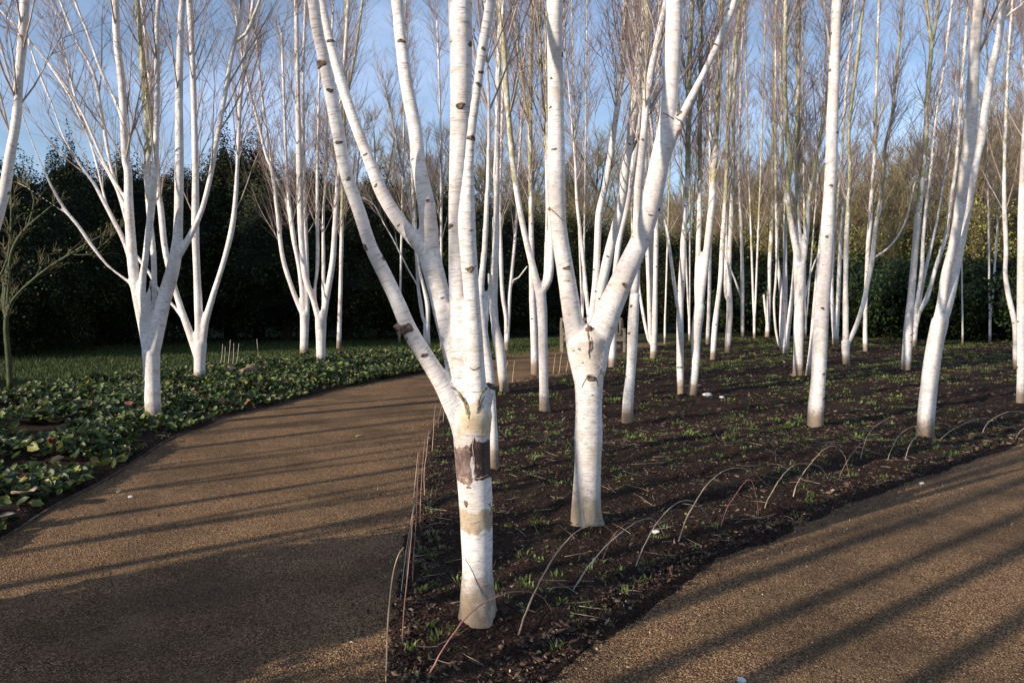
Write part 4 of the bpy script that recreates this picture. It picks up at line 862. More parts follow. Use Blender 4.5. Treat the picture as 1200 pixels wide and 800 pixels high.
# ------------------------------------------------------------------ small things on the ground
def one_leaf(px, py, size, label, mat, tilt, rot, curl=0.25, z=0.09):
    g = gnd(px, py); P = []; L = size
    n = 9; m = 5
    for i in range(n):
        u = i / (n - 1); w = math.sin(math.pi * min(1, u * .92 + .04)) ** .8 * L * .36
        for j in range(m):
            v = j / (m - 1) * 2 - 1; P.append([(u - .5) * L, v * w, abs(v) * w * curl + curl * L * .35 * (u - .5) ** 2 + .004 * math.sin(9 * u + v * 3)])
    P = np.array(P); ct, st = math.cos(tilt), math.sin(tilt); P = P @ np.array([[ct, 0, st], [0, 1, 0], [-st, 0, ct]]); c, s = math.cos(rot), math.sin(rot); P = P @ np.array([[c, s, 0], [-s, c, 0], [0, 0, 1]]) + [g[0], g[1], z]
    Q = [[i * m + j, i * m + j + 1, (i + 1) * m + j + 1, (i + 1) * m + j] for i in range(n - 1) for j in range(m - 1)]
    o = mesh_obj('fallen_leaf', P, [Q], mat); o.modifiers.new('t', 'SOLIDIFY').thickness = 0.0012
    return tag(o, label, 'leaf')
PINK = plain('pink_leaf', (0.50, 0.20, 0.17), (0.34, 0.10, 0.09), 30, .6); STRAW = plain('straw_leaf', (0.50, 0.40, 0.30), (0.28, 0.20, 0.13), 30, .7); RED = plain('red_leaf', (0.33, 0.09, 0.06), (0.20, 0.12, 0.05), 30, .6)
one_leaf(64, 545, .20, 'pink triangular leaf standing up in the left bed', PINK, -.9, 1.2, .1, .22)
one_leaf(30, 598, .24, 'long dry straw-coloured leaf beside the left path edging', STRAW, .25, -.55, .5, .12)
one_leaf(57, 573, .12, 'small curled pinkish leaf below the pink triangular one', PINK, .3, .3, .6, .12)
one_leaf(4, 624, .16, 'pale dry leaf at the very left picture edge', STRAW, .3, .2, .4, .10)
one_leaf(537, 760, .055, 'small reddish leaf on the mulch below the front birch', RED, -.4, .7, .3, .065)
one_leaf(152, 490, .16, 'dark red leaf beside the many-stemmed left birch', RED, .2, 2.1, .3, .2)
one_leaf(420, 512, .07, 'tiny pale leaf lying on the left path', STRAW, .1, .4, .3, .01)
BOLD = plain('tan_stone', (0.30, 0.20, 0.12), (0.14, 0.09, 0.055), 9, .9, .2, .8); WHITE = plain('white_flint', (0.74, 0.72, 0.68), (0.50, 0.47, 0.43), 40, .7, .3, .5)
def rock(px, py, sx, sy, sz, label, mat, name='stone', seed=0, sink=.3):
    import bmesh
    bm = bmesh.new(); bmesh.ops.create_icosphere(bm, subdivisions=3, radius=1)
    for v in bm.verts:
        q = v.co * 1.3 + Vector((seed * 7.1, 0, 0)); f = 1 + .38 * noise.noise(q) + .15 * noise.noise(q * 2.7); v.co = Vector((round(v.co.x * f * 3.2) / 3.2 * .35 + v.co.x * f * .65, v.co.y * f, v.co.z * f)); v.co.x *= sx; v.co.y *= sy; v.co.z *= sz
    me = bpy.data.meshes.new(name); bm.to_mesh(me); bm.free(); me.materials.append(mat)
    for p in me.polygons: p.use_smooth = True
    o = bpy.data.objects.new(name, me); COL.objects.link(o); g = gnd(px, py); o.location = (g[0], g[1], sz * (1 - sink) + (0.05 if name != 'path_stone' else 0)); o.rotation_euler = (0, 0, seed); return tag(o, label, 'stone')
rock(293, 447, .22, .15, .15, 'tan boulder with a dark hollow beside it among the left bed leaves', BOLD, 'boulder', 1)
rock(271, 446, .16, .12, .15, 'dark grey boulder left of the tan one', plain('grey_stone', (.12, .10, .09), (.06, .05, .045), 9, .9), 'boulder', 2)
rock(768, 633, .028, .018, .012, 'white flint in the bed beside the right-hand path', WHITE, 'flint', 3)
rock(829, 468, .10, .06, .035, 'white flint at the foot of the leaning birch of the close pair', WHITE, 'flint', 4)
rock(869, 799, .022, .016, .010, 'white pebble on the right-hand path at the bottom of the picture', WHITE, 'path_stone', 5, .2)
rock(153, 583, .022, .015, .010, 'white pebble on the left path below its edging', WHITE, 'path_stone', 6, .2)
rock(140, 577, .025, .016, .012, 'yellowish pebble beside the white one on the left path', STRAW, 'path_stone', 7, .2)
rock(846, 470, .05, .04, .02, 'small white flint right of the flint at the leaning birch', WHITE, 'flint', 8)
rock(1080, 567, .02, .016, .010, 'white pebble near the top edge of the right-hand path', WHITE, 'path_stone', 9, .2)
rock(587, 772, .012, .010, .010, 'small pale pebble on the mulch right of the front birch foot', BOLD, 'flint', 10)

# timber edging of the left path
EDGE = plain('weathered_edging', (0.10, 0.075, 0.055), (0.05, 0.038, 0.03), 12, .85, .2, .4)
ep = catmull(left_edge, 6); V = []
for i, p in enumerate(ep):
    t = nrm(ep[min(i + 1, len(ep) - 1)] - ep[max(i - 1, 0)]); nn = np.array([-t[1], t[0]])
    for (o_, z_) in ((0.0, -.02), (0.0, .016), (.018, .016), (.018, -.02)): V.append([*(p + nn * o_), z_ + .006 * noise.noise(Vector((p[0], p[1], 0)))])
Q = [[i * 4 + j, i * 4 + (j + 1) % 4, (i + 1) * 4 + (j + 1) % 4, (i + 1) * 4 + j] for i in range(len(ep) - 1) for j in range(4)]
tag(mesh_obj('path_edging', V, [Q], EDGE, None, False), 'thin weathered edging board along the left path', 'edging')

# willow hoops round the bed
WIL = plain('willow_tan', (0.52, 0.38, 0.25), (0.30, 0.21, 0.14), 14, .6); WILR = plain('willow_red', (0.42, 0.20, 0.15), (0.25, 0.12, 0.09), 14, .6); WILG = plain('willow_grey', (0.52, 0.44, 0.36), (0.32, 0.26, 0.20), 14, .6)
def hoop(pts, r, mat, label, cat='hoop', name='willow_hoop', group=None, lift=0.0):
    """pts: pixels; the feet stand on the soil, the rod goes straight from foot to foot seen from above"""
    A = gnd(*pts[0][:2]); B = gnd(*pts[-1][:2]); P = []
    n = len(pts)
    for i, p in enumerate(pts):
        Y = A[1] + (B[1] - A[1]) * i / (n - 1) if len(p) < 3 else p[2]
        P.append(at(p[0], p[1], Y))
    P = catmull(P, 8); rr = np.linspace(r, r * .55, len(P)); v, f, b = tube(P, rr, 7)
    return tag(mesh_obj(name, v, f, mat), label, cat, group)
HG = 'willow hoops along the right side of the bed'
def hoop_r(foot, mid, end, r, mat, label):
    A = gnd(*foot); B = gnd(*end); pts = [A]
    n = len(mid)
    for i, m in enumerate(mid): pts.append(at(m[0], m[1], A[1] + (B[1] - A[1]) * (i + 1) / (n + 1)))
    pts.append(B - np.array([0, 0, .02])); pts[0] = A - np.array([0, 0, .03])
    P = catmull(pts, 5); rk = np.random.default_rng(int(foot[0])); P[1:-1] += rk.normal(0, .0011, (len(P) - 2, 3)); rr = np.linspace(r * 1.05, r * .45, len(P)); rr[3::5] *= 1.35; v, f, b = tube(P, rr, 7)
    tag(mesh_obj('willow_hoop', v, f, mat), label, 'hoop', HG)
hoop_r((598, 780), [(610, 735), (628, 690), (650, 651), (675, 623), (700, 614), (716, 622)], (728, 640), .0042, WIL, 'thick tan willow hoop right of the front birch foot')
hoop_r((492, 803), [(520, 758), (555, 715), (590, 696), (616, 693), (637, 701)], (657, 727), .0034, WILR, 'low reddish hoop arching across the foot of the front birch')
hoop_r((659, 727), [(668, 700), (685, 670), (705, 645), (730, 622), (752, 609), (768, 610)], (782, 630), .0036, WILG, 'grey willow hoop between the tan one and the white flint')
hoop_r((737, 683), [(750, 650), (770, 612), (792, 590), (812, 587), (828, 603)], (841, 625), .0032, WILG, 'thin grey hoop rising behind the white flint')
hoop_r((789, 652), [(800, 618), (815, 588), (833, 563), (855, 549), (880, 552)], (905, 572), .0042, WIL, 'bright tan willow hoop in the middle of the right bed edge')
hoop_r((841, 626), [(850, 600), (860, 582), (872, 566), (880, 562), (886, 580)], (890, 608), .0034, WILR, 'narrow reddish pointed hoop next to the bright tan one')
hoop_r((891, 608), [(900, 585), (915, 560), (930, 545), (945, 543), (962, 548)], (975, 566), .0038, WIL, 'tan hoop just right of the pointed reddish hoop')
hoop_r((926, 590), [(935, 565), (950, 543), (965, 527), (978, 523), (990, 535)], (997, 565), .0038, WIL, 'tall narrow tan hoop left of the crossing pair')
hoop_r((977, 572), [(986, 553), (998, 532), (1012, 518), (1026, 515)], (1050, 527), .0038, WILR, 'reddish hoop crossing behind its neighbour left of the leaning birch')
hoop_r((1008, 558), [(1009, 535), (1018, 508), (1035, 493), (1050, 489)], (1066, 505), .0036, WIL, 'tan hoop standing left of the leaning birch foot')
hoop_r((1036, 552), [(1042, 533), (1052, 512), (1063, 503), (1075, 500)], (1085, 520), .0036, WIL, 'small hoop touching the leaning birch foot on its left')
hoop_r((1058, 545), [(1066, 522), (1082, 503), (1100, 496), (1115, 500)], (1130, 520), .0030, WILG, 'faint grey hoop crossing in front of the leaning birch')
hoop_r((1090, 527), [(1105, 512), (1122, 500), (1142, 492), (1160, 490)], (1180, 500), .0036, WIL, 'long low hoop right of the leaning birch foot')
hoop_r((1148, 512), [(1156, 497), (1168, 488), (1185, 482), (1205, 485)], (1225, 500), .0032, WILG, 'grey hoop near the right picture edge')
hoop_r((1187, 518), [(1195, 506), (1207, 498), (1220, 500)], (1232, 512), .0036, WIL, 'last hoop, cut by the right picture edge')
hoop_r((700, 690), [(704, 665), (712, 640), (724, 622), (738, 612)], (756, 620), .0026, WILR, 'thin dark hoop between the grey hoops and the flint')
HL = 'upright willow rods along the left side of the bed'
def rod(foot, mid, end, r, mat, label, yend=.25):
    A = gnd(*foot); pts = [A - np.array([0, 0, .03])]; n = len(mid) + 1
    for i, m in enumerate(list(mid) + [end]): pts.append(at(m[0], m[1], A[1] + yend * (i + 1) / n))
    P = catmull(pts, 6); v, f, b = tube(P, np.linspace(r, r * .6, len(P)), 6); tag(mesh_obj('willow_rod', v, f, mat), label, 'willow rod', HL)
rod((452, 800), [(454, 740), (457, 700), (461, 670), (467, 650)], (473, 641), .0036, WIL, 'pale bent rod at the bottom left corner of the bed')
rod((471, 757), [(473, 720), (477, 680), (480, 650), (482, 630)], (484, 600), .0030, WILR, 'long reddish rod right of the pale bent one')
rod((483, 696), [(484, 660), (487, 620), (489, 580)], (491, 540), .0030, WILR, 'reddish rod in the middle of the leaning row')
rod((475, 680), [(479, 640), (483, 600), (487, 560)], (490, 530), .0028, WIL, 'tan rod close left of the middle reddish rod')
rod((492, 620), [(493, 585), (495, 550), (497, 525)], (499, 508), .0030, WILR, 'short reddish rod behind the middle ones')
rod((498, 585), [(497, 555), (500, 530), (502, 510)], (503, 503), .0028, WIL, 'short tan rod behind the short reddish one')
rod((487, 600), [(489, 565), (491, 540)], (497, 505), .0028, WILR, 'thin reddish rod leaning over the path edge')
rod((506, 530), [(508, 505), (509, 485)], (511, 474), .0032, WIL, 'pale rod of the far group, leftmost')
rod((513, 505), [(514, 492), (516, 482)], (518, 475), .0032, WIL, 'pale rod of the far group, middle')
rod((519, 495), [(520, 485), (521, 478)], (523, 470), .0032, WILG, 'grey rod of the far group, next to the front birch')
rod((468, 706), [(474, 660), (480, 620)], (486, 590), .0026, WILG, 'thin grey rod crossing the long reddish one')
for i, (x0, y0, x1, y1, lb) in enumerate([(590, 452, 595, 423, 'left rod of the two beyond the knotted birch'), (600, 450, 603, 423, 'right rod of the two beyond the knotted birch'), (648, 438, 651, 414, 'rod by the far bend left of the V-forked trunk'), (655, 438, 658, 415, 'second rod by the far bend left of the V-forked trunk'), (663, 437, 667, 417, 'third rod by the far bend left of the V-forked trunk')]):
    rod((x0, y0), [((x0 + x1) / 2, (y0 + y1) / 2)], (x1, y1), .008, WIL, lb)
# pale sticks standing in the left bed
for i, (x0, y0, x1, y1, lb) in enumerate([(258, 425, 261, 403, 'pale stick, leftmost behind the boulders'), (262, 424, 264, 406, 'short pale stick second from left behind the boulders'), (266, 432, 270, 398, 'tallest grey stick behind the boulders'), (272, 430, 274, 402, 'straight pale stick above the boulders'), (276, 428, 280, 402, 'forked pale stick right of the straight one'), (303, 430, 301, 397, 'lone thin stick right of the tan boulder')]):
    A = gnd(x0, y0 + 5); B = at(x1, y1, A[1] + .1); P = catmull([A, (A + B) / 2 + [0.01, 0, 0], B], 4); v, f, b = tube(P, np.linspace(.009, .005, len(P)), 6); tag(mesh_obj('stick', v, f, WILG), lb, 'stick', 'pale sticks standing in the left bed')
# twigs lying on the mulch
x, y = scatter(420, (-.8, 9, 2.2, 9), bed_poly, 1.1, 0.05)
K = 4; a = rng.uniform(0, 6.28, len(x)); L = rng.uniform(.04, .22, len(x)); st = np.stack([x, y, np.array([bedz(p, q) for p, q in zip(x, y)]) + .006], 1); d = np.stack([np.cos(a), np.sin(a), rng.uniform(-.05, .22, len(x))], 1); P = [st]
for i in range(3): d = nrm(d + rng.normal(0, .18, d.shape) * [1, 1, .3]); P.append(P[-1] + d * L[:, None] / 3)
v, f = batch_tubes(np.stack(P, 1), np.tile(np.array([1, .9, .7, .4]) * .0018, (len(x), 1)), 4); tag(mesh_obj('twig_litter', v, f, STRAW), 'thin dry twigs littered over the mulch', 'twigs', kind='stuff')

# ------------------------------------------------------------------ slatted bench far behind the V-forked birch
BEN = plain('weathered_teak', (0.30, 0.25, 0.19), (0.17, 0.14, 0.10), 12, .8, .2, .3, (1, 1, 6))
bg = gnd(694, 412); bench = empty('garden_bench', tuple(bg)); tag(bench, 'slatted wooden bench beyond the far bend, behind the V-forked birch', 'bench')
def box(acc, c, s, rx=0.0):
    c = np.array(c, float); h = np.array(s) / 2; V = np.array([[i, j, k] for i in (-1, 1) for j in (-1, 1) for k in (-1, 1)]) * h
    cr, sr = math.cos(rx), math.sin(rx); V = V @ np.array([[1, 0, 0], [0, cr, sr], [0, -sr, cr]]) + c
    acc.add(V, [np.array([[0, 1, 3, 2], [4, 6, 7, 5], [0, 4, 5, 1], [2, 3, 7, 6], [0, 2, 6, 4], [1, 5, 7, 3]])])
a = Acc()
for j in range(5): box(a, (bg[0], bg[1] - .22 + j * .105, .45), (1.9, .08, .025))
a.build('seat', BEN, bench, False)
a = Acc(); box(a, (bg[0], bg[1] + .33, .97), (1.9, .04, .09), -.15); box(a, (bg[0], bg[1] + .26, .52), (1.9, .035, .06), -.15)
for j in range(17): box(a, (bg[0] - .88 + j * .11, bg[1] + .295, .74), (.065, .02, .40), -.15)
a.build('backrest', BEN, bench, False)
for sx_ in (-.93, .93):
    for (yy, hh_) in ((-.25, .66), (.27, .92)):
        a = Acc(); box(a, (bg[0] + sx_, bg[1] + yy, hh_ / 2), (.065, .065, hh_)); a.build('leg', BEN, bench, False)
    a = Acc(); box(a, (bg[0] + sx_, bg[1] - .01, .685), (.075, .60, .045)); a.build('armrest', BEN, bench, False)
a = Acc(); box(a, (bg[0], bg[1] - .25, .38), (1.8, .03, .09)); a.build('front_rail', BEN, bench, False)

# ------------------------------------------------------------------ evergreens, hedge and woodland behind
def crown_leaves(n, rx, rz, h0, seed, size, conic=0.6, lump=0.35, shell=0.75):
    rs = np.random.default_rng(seed); u = rs.normal(0, 1, (n, 3)); u = nrm(u); rad = shell + (1 - shell) * rs.random(n)
    lumps = np.array([1 + lump * noise.noise(Vector(v * 2.3) + Vector((seed, 0, 0))) + lump * .6 * noise.noise(Vector(v * 6.1) + Vector((0, seed, 0))) for v in u])
    p = u * (rad * lumps)[:, None]; zz = (p[:, 2] + 1) / 2; wid = np.clip(1 - conic * np.clip(zz, 0, 1.2), .05, 1)
    c = np.stack([p[:, 0] * rx * wid, p[:, 1] * rx * wid, h0 + zz * rz], 1)
    N = nrm(u + rs.normal(0, .7, (n, 3))); U = nrm(np.cross(N, rs.normal(0, 1, (n, 3)))); W = np.cross(N, U); s = (size * rs.uniform(.5, 1.3, n))[:, None]
    V = np.stack([c - U * s, c + W * s * .55, c + U * s, c - W * s * .55], 1).reshape(-1, 3); k = (np.arange(n) * 4)[:, None]
    return V, k + np.arange(4)[None], np.repeat(np.clip(rs.random(n) * .8 + .2 * lumps - .1, 0, 1), 4)
def core(rx, rz, h0, conic, seed, k=.8):
    a = Acc(); n = 14; m = 18; V = []
    for i in range(n + 1):
        th = math.pi * i / n
        for j in range(m):
            ph = 2 * math.pi * j / m; u = Vector((math.sin(th) * math.cos(ph), math.sin(th) * math.sin(ph), math.cos(th))); f = k * (1 + .3 * noise.noise(u * 2.3 + Vector((seed, 0, 0))))
            zz = (u.z * f + 1) / 2; w = max(.05, 1 - conic * max(0, zz)); V.append([u.x * f * rx * w, u.y * f * rx * w, h0 + zz * rz])
    Q = np.array([[i * m + j, i * m + (j + 1) % m, (i + 1) * m + (j + 1) % m, (i + 1) * m + j] for i in range(n) for j in range(m)]); return np.array(V), Q
def evergreen_proto(seed, rx, H, conic, mat, n, size, lump=.35):
    V, Fq, r = crown_leaves(n, rx, H, 0.0, seed, size, conic, lump)
    V2, Q2 = core(rx, H, 0.0, conic, seed)
    a = Acc(); a.add(V, Fq, 0, rnd=r); a.add(V2, Q2, 0, rnd=np.zeros(len(V2)))  # core in the darkest leaf colour paints the gaps between leaves as deep shade
    c = a.build('crown', [mat], None, False)
    v, f, b = tube([[0, 0, -.1], [0, 0, H * .5], [0, 0, H * .8]], [.22, .15, .05], 8); t = mesh_obj('trunk', v, f, WOODB)
    me1, me2 = c.data, t.data; bpy.data.objects.remove(c); bpy.data.objects.remove(t); return me1, me2
def plant(meshes, name, x, y, s, rot, label, cat, group, sz=None, names=('crown', 'trunk')):
    root = empty(name, (x, y, -0.02)); tag(root, label, cat, group); root.rotation_euler.z = rot; root.scale = (s, s, sz or s)
    for me, nm in zip(meshes, names):
        o = bpy.data.objects.new(nm, me); COL.objects.link(o); o.parent = root
    return root
yews = [evergreen_proto(11, 2.9, 7.2, .45, YEW, 38000, .05), evergreen_proto(12, 2.6, 7.6, .72, YEW, 34000, .048, .45), evergreen_proto(13, 3.1, 6.4, .3, YEW, 38000, .05, .4)]
ers = random.Random(3)
# (px, top px, distance, kind)
yl = [(-30, 175, 20.5, 0), (20, 196, 23, 2), (52, 158, 30, 1), (85, 186, 25, 0), (120, 170, 30, 1), (160, 176, 27, 2), (205, 186, 29, 0), (248, 148, 30, 1), (285, 150, 31, 1), (318, 186, 28, 2), (355, 186, 30, 0), (395, 196, 29, 2), (438, 204, 30, 0), (478, 206, 31, 2), (515, 214, 31, 0), (560, 222, 32, 2), (600, 230, 33, 0), (640, 236, 34, 2), (680, 245, 34, 0), (720, 255, 35, 2), (770, 262, 35, 0), (815, 266, 36, 2), (862, 268, 36, 0), (905, 285, 37, 2), (950, 292, 37, 0), (-80, 150, 20, 1), (1000, 296, 38, 2), (1060, 296, 38, 0), (1120, 300, 37, 2), (1180, 300, 37, 0), (1240, 296, 37, 2)]
yl += [(x, 250, 38.5, (x // 10) % 3) for x in range(-60, 700, 75)]
HT = [7.2, 7.6, 6.4]
for i, (px, ty, Y, k) in enumerate(yl):
    top = at(px, ty, Y); sz = top[2] / HT[k] * .98; s = max(.75, min(1.1, sz)); 
    lb = ('dark conical evergreen poking above the dark tree line on the left' if k == 1 else 'black-green evergreen in the dark wall of trees at the back')
    plant(yews[k], 'evergreen_tree', top[0], Y + 1.5, s, ers.uniform(0, 6), lb, 'tree', 'dark conical evergreens' if k == 1 else 'evergreens forming the dark back wall', sz)
# unseen evergreens added off-picture at the left, so their shade keeps the back wall dark
for i, (x, y, s) in enumerate([(-17.5, 20, 1.35), (-19.5, 23, 1.4), (-22, 26.5, 1.4), (-24, 18.5, 1.3), (-26, 29, 1.5)]):
    plant(yews[i % 3], 'evergreen_tree', x, y, s, ers.uniform(0, 6), 'unseen evergreen added on the left to shade the back wall', 'tree', 'unseen evergreens added for shade')
lowb = [evergreen_proto(51, 1.0, 1.3, .1, YEW, 5000, .06, .3)]  # low shrubs added out of view to cast shade on the left path and bed
for i, (x, y, s, h) in enumerate([(-3.35, 2.6, .78, 1.22), (-4.4, 1.6, .9, 1.3), (-8.8, 6.6, 1.3, .85), (-6.9, 4.3, 1.1, .75), (-10.5, 9.2, 1.4, .95), (-12.5, 12.4, 1.5, 1.1)]):
    plant(lowb[0], 'shade_shrub', x, y, s, i, 'unseen low evergreen shrub added to shade the left path and bed', 'shrub', 'unseen shrubs added for shade', h)
laur = [evergreen_proto(21, 2.2, 3.2, .15, LAUREL, 13000, .065, .4), evergreen_proto(22, 2.5, 2.9, .1, LAUREL, 13000, .065, .5)]
for i, (px, ty, Y, lb) in enumerate([(1012, 300, 31, 'glossy dark green laurel, leftmost of the right-hand shrubs'), (1055, 296, 30, 'glossy laurel behind the upright peeling birch'), (1120, 300, 29, 'broad laurel behind the leaning twin-stemmed birch'), (1170, 298, 28.5, 'broad laurel left of the right edge birches'), (1225, 300, 28, 'laurel cut by the right picture edge'), (940, 312, 33, 'laurel behind the thick single white trunk'), (890, 310, 34, 'laurel in the gap behind the lone thin birch')]):
    top = at(px, ty, Y); plant(laur[i % 2], 'laurel_shrub', top[0], Y + 1, 1, ers.uniform(0, 6), lb, 'shrub', None, top[2] / (3.2 if i % 2 == 0 else 2.9), names=('crown', 'stem'))

# bare woodland trees
def bare_proto(seed, H, spreadr, tw, leafy=0.0):
    rs = np.random.default_rng(seed); paths = [Path3(catmull([[0, 0, -.1], [.1, 0, H * .3], [0, .1, H * .6], [.1, 0, H * .97]], 6), np.linspace(.16, .02, 19))]
    for k in range(9):
        z = H * rs.uniform(.12, .6); a = rs.uniform(0, 6.28); l = H * rs.uniform(.25, .45); o = np.array([math.cos(a), math.sin(a), 0]); b = np.array([0, 0, z])
        paths.append(Path3(catmull([b, b + o * l * .35 + [0, 0, l * .35], b + o * l * .62 * spreadr + [0, 0, l * .9], b + o * l * .8 * spreadr + [0, 0, l * 1.25]], 5), np.linspace(.07, .012, 16)))
    a = Acc()
    for p in paths: v, f, b = tube(p.P, p.r, 6); a.add(v, f, 0)
    t = a.build('trunk', [WOODB], None); c = crown_geo(paths, rs, H * .08, 3.2, 11, H * .17, .022, .0085, .9).build('crown', [WTWIG, WTWIG], None)
    ms = [t.data, c.data]; bpy.data.objects.remove(t); bpy.data.objects.remove(c)
    return ms
bares = [bare_proto(31, 12, .8, 0), bare_proto(32, 11, 1.0, 0), bare_proto(33, 9, 1.1, 0)]
HB = [12.5, 11.5, 9.6]
bl = [(60 + i * 34, 205 if i < 9 else 195, 44 + (i * 7 % 5), i % 3) for i in range(9, 17)]
bl += [(400, 150, 42, 0), (440, 130, 44, 1), (500, 150, 43, 0), (545, 160, 45, 2), (600, 175, 44, 1), (655, 165, 47, 0), (700, 150, 45, 2), (735, 165, 44, 1), (765, 180, 50, 0), (835, 215, 46, 1), (862, 195, 47, 2), (892, 190, 46, 1), (925, 200, 50, 0), (960, 215, 45, 2), (990, 205, 48, 1), (1020, 200, 46, 2), (1048, 190, 50, 0), (1078, 170, 44, 1), (1105, 150, 43, 2), (1135, 120, 42, 0), (1165, 108, 42, 1), (1195, 96, 41, 0), (1225, 90, 41, 1), (815, 165, 48, 1), (845, 175, 46, 2), (905, 165, 47, 0), (945, 175, 47, 1), (1000, 170, 46, 0), (570, 150, 46, 1), (625, 160, 48, 2), (680, 150, 47, 0), (1070, 190, 55, 0), (1150, 150, 52, 2), (1190, 140, 50, 1), (1015, 215, 56, 0), (870, 215, 56, 2)]
for i, (px, ty, Y, k) in enumerate(bl):
    top = at(px, ty, Y); sz = top[2] / HB[k]; plant(bares[k][::-1], 'bare_tree', top[0], Y, max(.8, sz) * 1.0, ers.uniform(0, 6), 'bare brown woodland tree rising beyond the dark hedge', 'tree', 'bare woodland trees beyond the hedge', sz, names=('crown', 'trunk'))
# olive scrub between hedge and wood
def scrub_proto(seed):
    V, Fq, r = crown_leaves(5000, 2.4, 4.2, .2, seed, .04, .25, .5, .35); a = Acc(); a.add(V, Fq, 0, rnd=r); c = a.build('crown', [OLIVE], None, False)
    rs = np.random.default_rng(seed); paths = []
    for k in range(14):
        an = rs.uniform(0, 6.28); o = np.array([math.cos(an), math.sin(an), 0]) * rs.uniform(.5, 2); paths.append(Path3(catmull([[0, 0, 0], o * .4 + [0, 0, 1.6], o + [0, 0, 4.4 * rs.uniform(.7, 1.05)]], 5), np.linspace(.035, .008, 11)))
    t = crown_geo(paths, rs, .5, 6, 11, 1.2, .012, .006, .8); 
    for p in paths: v, f, b = tube(p.P, p.r, 5); t.add(v, f, 0)
    t = t.build('stem', [WTWIG, WTWIG], None); ms = [c.data, t.data]; bpy.data.objects.remove(c); bpy.data.objects.remove(t); return ms
scr = [scrub_proto(41), scrub_proto(42)]
for i in range(20):
    px = 640 + i * 32; Y = 39.5 + (i * 3 % 4) * .8; ty = (235 if px < 860 else 215 if px < 1050 else 190) + (i * 37 % 19); top = at(px, ty, Y)
    plant(scr[i % 2], 'scrub_shrub', top[0], Y, max(.9, top[2] / 4.6), ers.uniform(0, 6), 'olive-brown scrubby shrub between the dark hedge and the bare wood', 'shrub', 'olive scrub behind the hedge', top[2] / 4.4, names=('crown', 'stem'))

# green-stemmed shrub at the left edge
g0 = gnd(12, 456); gs = empty('green_stemmed_shrub', tuple(g0)); tag(gs, 'mossy green-stemmed shrub with spreading branches at the left picture edge', 'shrub')
Yg = g0[1]; trk = trace([(12, 456, 8), (10, 420, 7), (7, 385, 6.5), (8, 365, 6)], Yg, 0, None, seed=301)
sp_ = [([(10, 360, 5), (22, 343, 4), (41, 326, 5), (62, 310, 4), (82, 298, 4), (108, 282, 3), (136, 268, 2)], -.1), ([(6, 352, 5), (10, 318, 4.5), (14, 294, 4), (22, 278, 4), (33, 265, 4), (48, 252, 3), (62, 240, 2)], 0), ([(4, 350, 5), (10, 300, 3), (13, 260, 2.5), (13, 225, 2)], .1), ([(12, 300, 3), (3, 318, 3), (-10, 340, 3)], 0), ([(33, 265, 3), (40, 235, 2), (33, 218, 1.5), (26, 210, 1.2)], .1, 2), ([(82, 298, 2.5), (105, 298, 2), (128, 280, 1.5), (145, 262, 1)], .1, 1), ([(41, 326, 2.5), (50, 310, 2), (55, 300, 1.5)], 0, 1)]
ps = [trk]
for i, s in enumerate(sp_): ps.append(trace(s[0], Yg, s[1], ps[s[2]] if len(s) > 2 else trk, seed=310 + i))
for i, p in enumerate(ps): v, f, b = tube(p.P, p.r, 8); mesh_obj('trunk' if i == 0 else 'branch', v, f, GREENBARK, gs)
c = crown_geo(ps[1:], np.random.default_rng(8), .8, 5, 7, .5, .006, .0028, .9); c.build('crown', [GREENBARK, WTWIG], gs)
rs = np.random.default_rng(9); cc = []
for _ in range(420):
    p = ps[rs.integers(1, len(ps))]; q = p.P[rs.integers(0, len(p.P))]; cc.append(q + rs.normal(0, .16, 3))
lo = leaves('foliage', np.array(cc) - g0, rs.uniform(.03, .06, 420), COVER, None, None, kind=None); lo.parent = gs

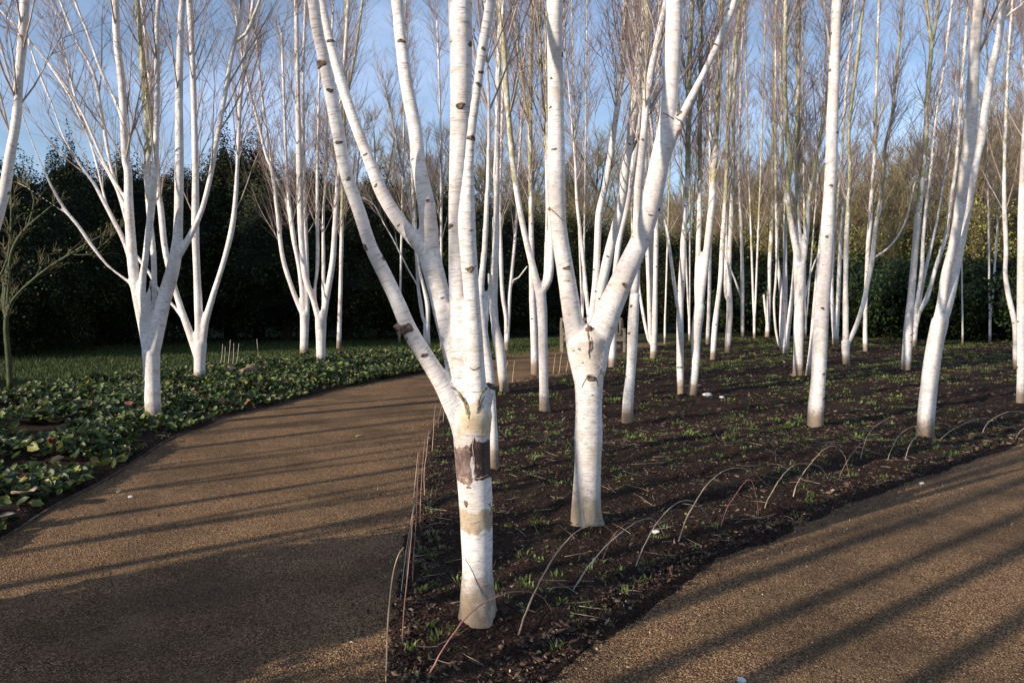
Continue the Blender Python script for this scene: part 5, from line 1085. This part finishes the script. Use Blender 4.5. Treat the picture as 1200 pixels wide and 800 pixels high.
# ------------------------------------------------------------------ light
SUN_EL = R(20)
w = bpy.data.worlds.new('World'); scene.world = w; w.use_nodes = True; nt = w.node_tree; nt.nodes.clear()
sky = nt.nodes.new('ShaderNodeTexSky'); sky.sky_type = 'NISHITA'; sky.sun_disc = False; sky.sun_elevation = SUN_EL
sky.sun_rotation = math.atan2(-sdx, -sdy); sky.air_density = 1.0; sky.dust_density = 0.3; sky.ozone_density = 3.0; sky.altitude = 50
bgn = nt.nodes.new('ShaderNodeBackground'); bgn.inputs[1].default_value = 0.104; wo = nt.nodes.new('ShaderNodeOutputWorld')
tc = nt.nodes.new('ShaderNodeTexCoord'); mp = nt.nodes.new('ShaderNodeMapping'); mp.inputs['Scale'].default_value = (1.2, 1.2, 3)
nz = nt.nodes.new('ShaderNodeTexNoise'); nz.inputs['Scale'].default_value = 1.6; nz.inputs['Detail'].default_value = 7; nz.inputs['Roughness'].default_value = .6
mr = nt.nodes.new('ShaderNodeMapRange'); mr.interpolation_type = 'SMOOTHSTEP'; mr.inputs[1].default_value = .25; mr.inputs[2].default_value = .85; mr.inputs[4].default_value = .55
mx = nt.nodes.new('ShaderNodeMix'); mx.data_type = 'RGBA'; mx.inputs[7].default_value = (7.4, 9.0, 12.6, 1)
L_ = nt.links.new; L_(tc.outputs['Generated'], mp.inputs[0]); L_(mp.outputs[0], nz.inputs[0]); L_(nz.outputs[0], mr.inputs[0]); L_(mr.outputs[0], mx.inputs[0]); L_(sky.outputs[0], mx.inputs[6]); L_(mx.outputs[2], bgn.inputs[0]); L_(bgn.outputs[0], wo.inputs[0])
sl = bpy.data.lights.new('sun', 'SUN'); sl.energy = 5.0; sl.angle = R(.45); sl.color = (1.0, .88, .75); so = bpy.data.objects.new('sun', sl); COL.objects.link(so)
so.rotation_euler = Vector((sdx * math.cos(SUN_EL), sdy * math.cos(SUN_EL), -math.sin(SUN_EL))).to_track_quat('-Z', 'Y').to_euler()
scene.view_settings.view_transform = 'Standard'; scene.view_settings.look = 'None'; scene.view_settings.exposure = 0.36; scene.view_settings.gamma = 1
scene.render.engine = 'CYCLES'; scene.cycles.max_bounces = 5
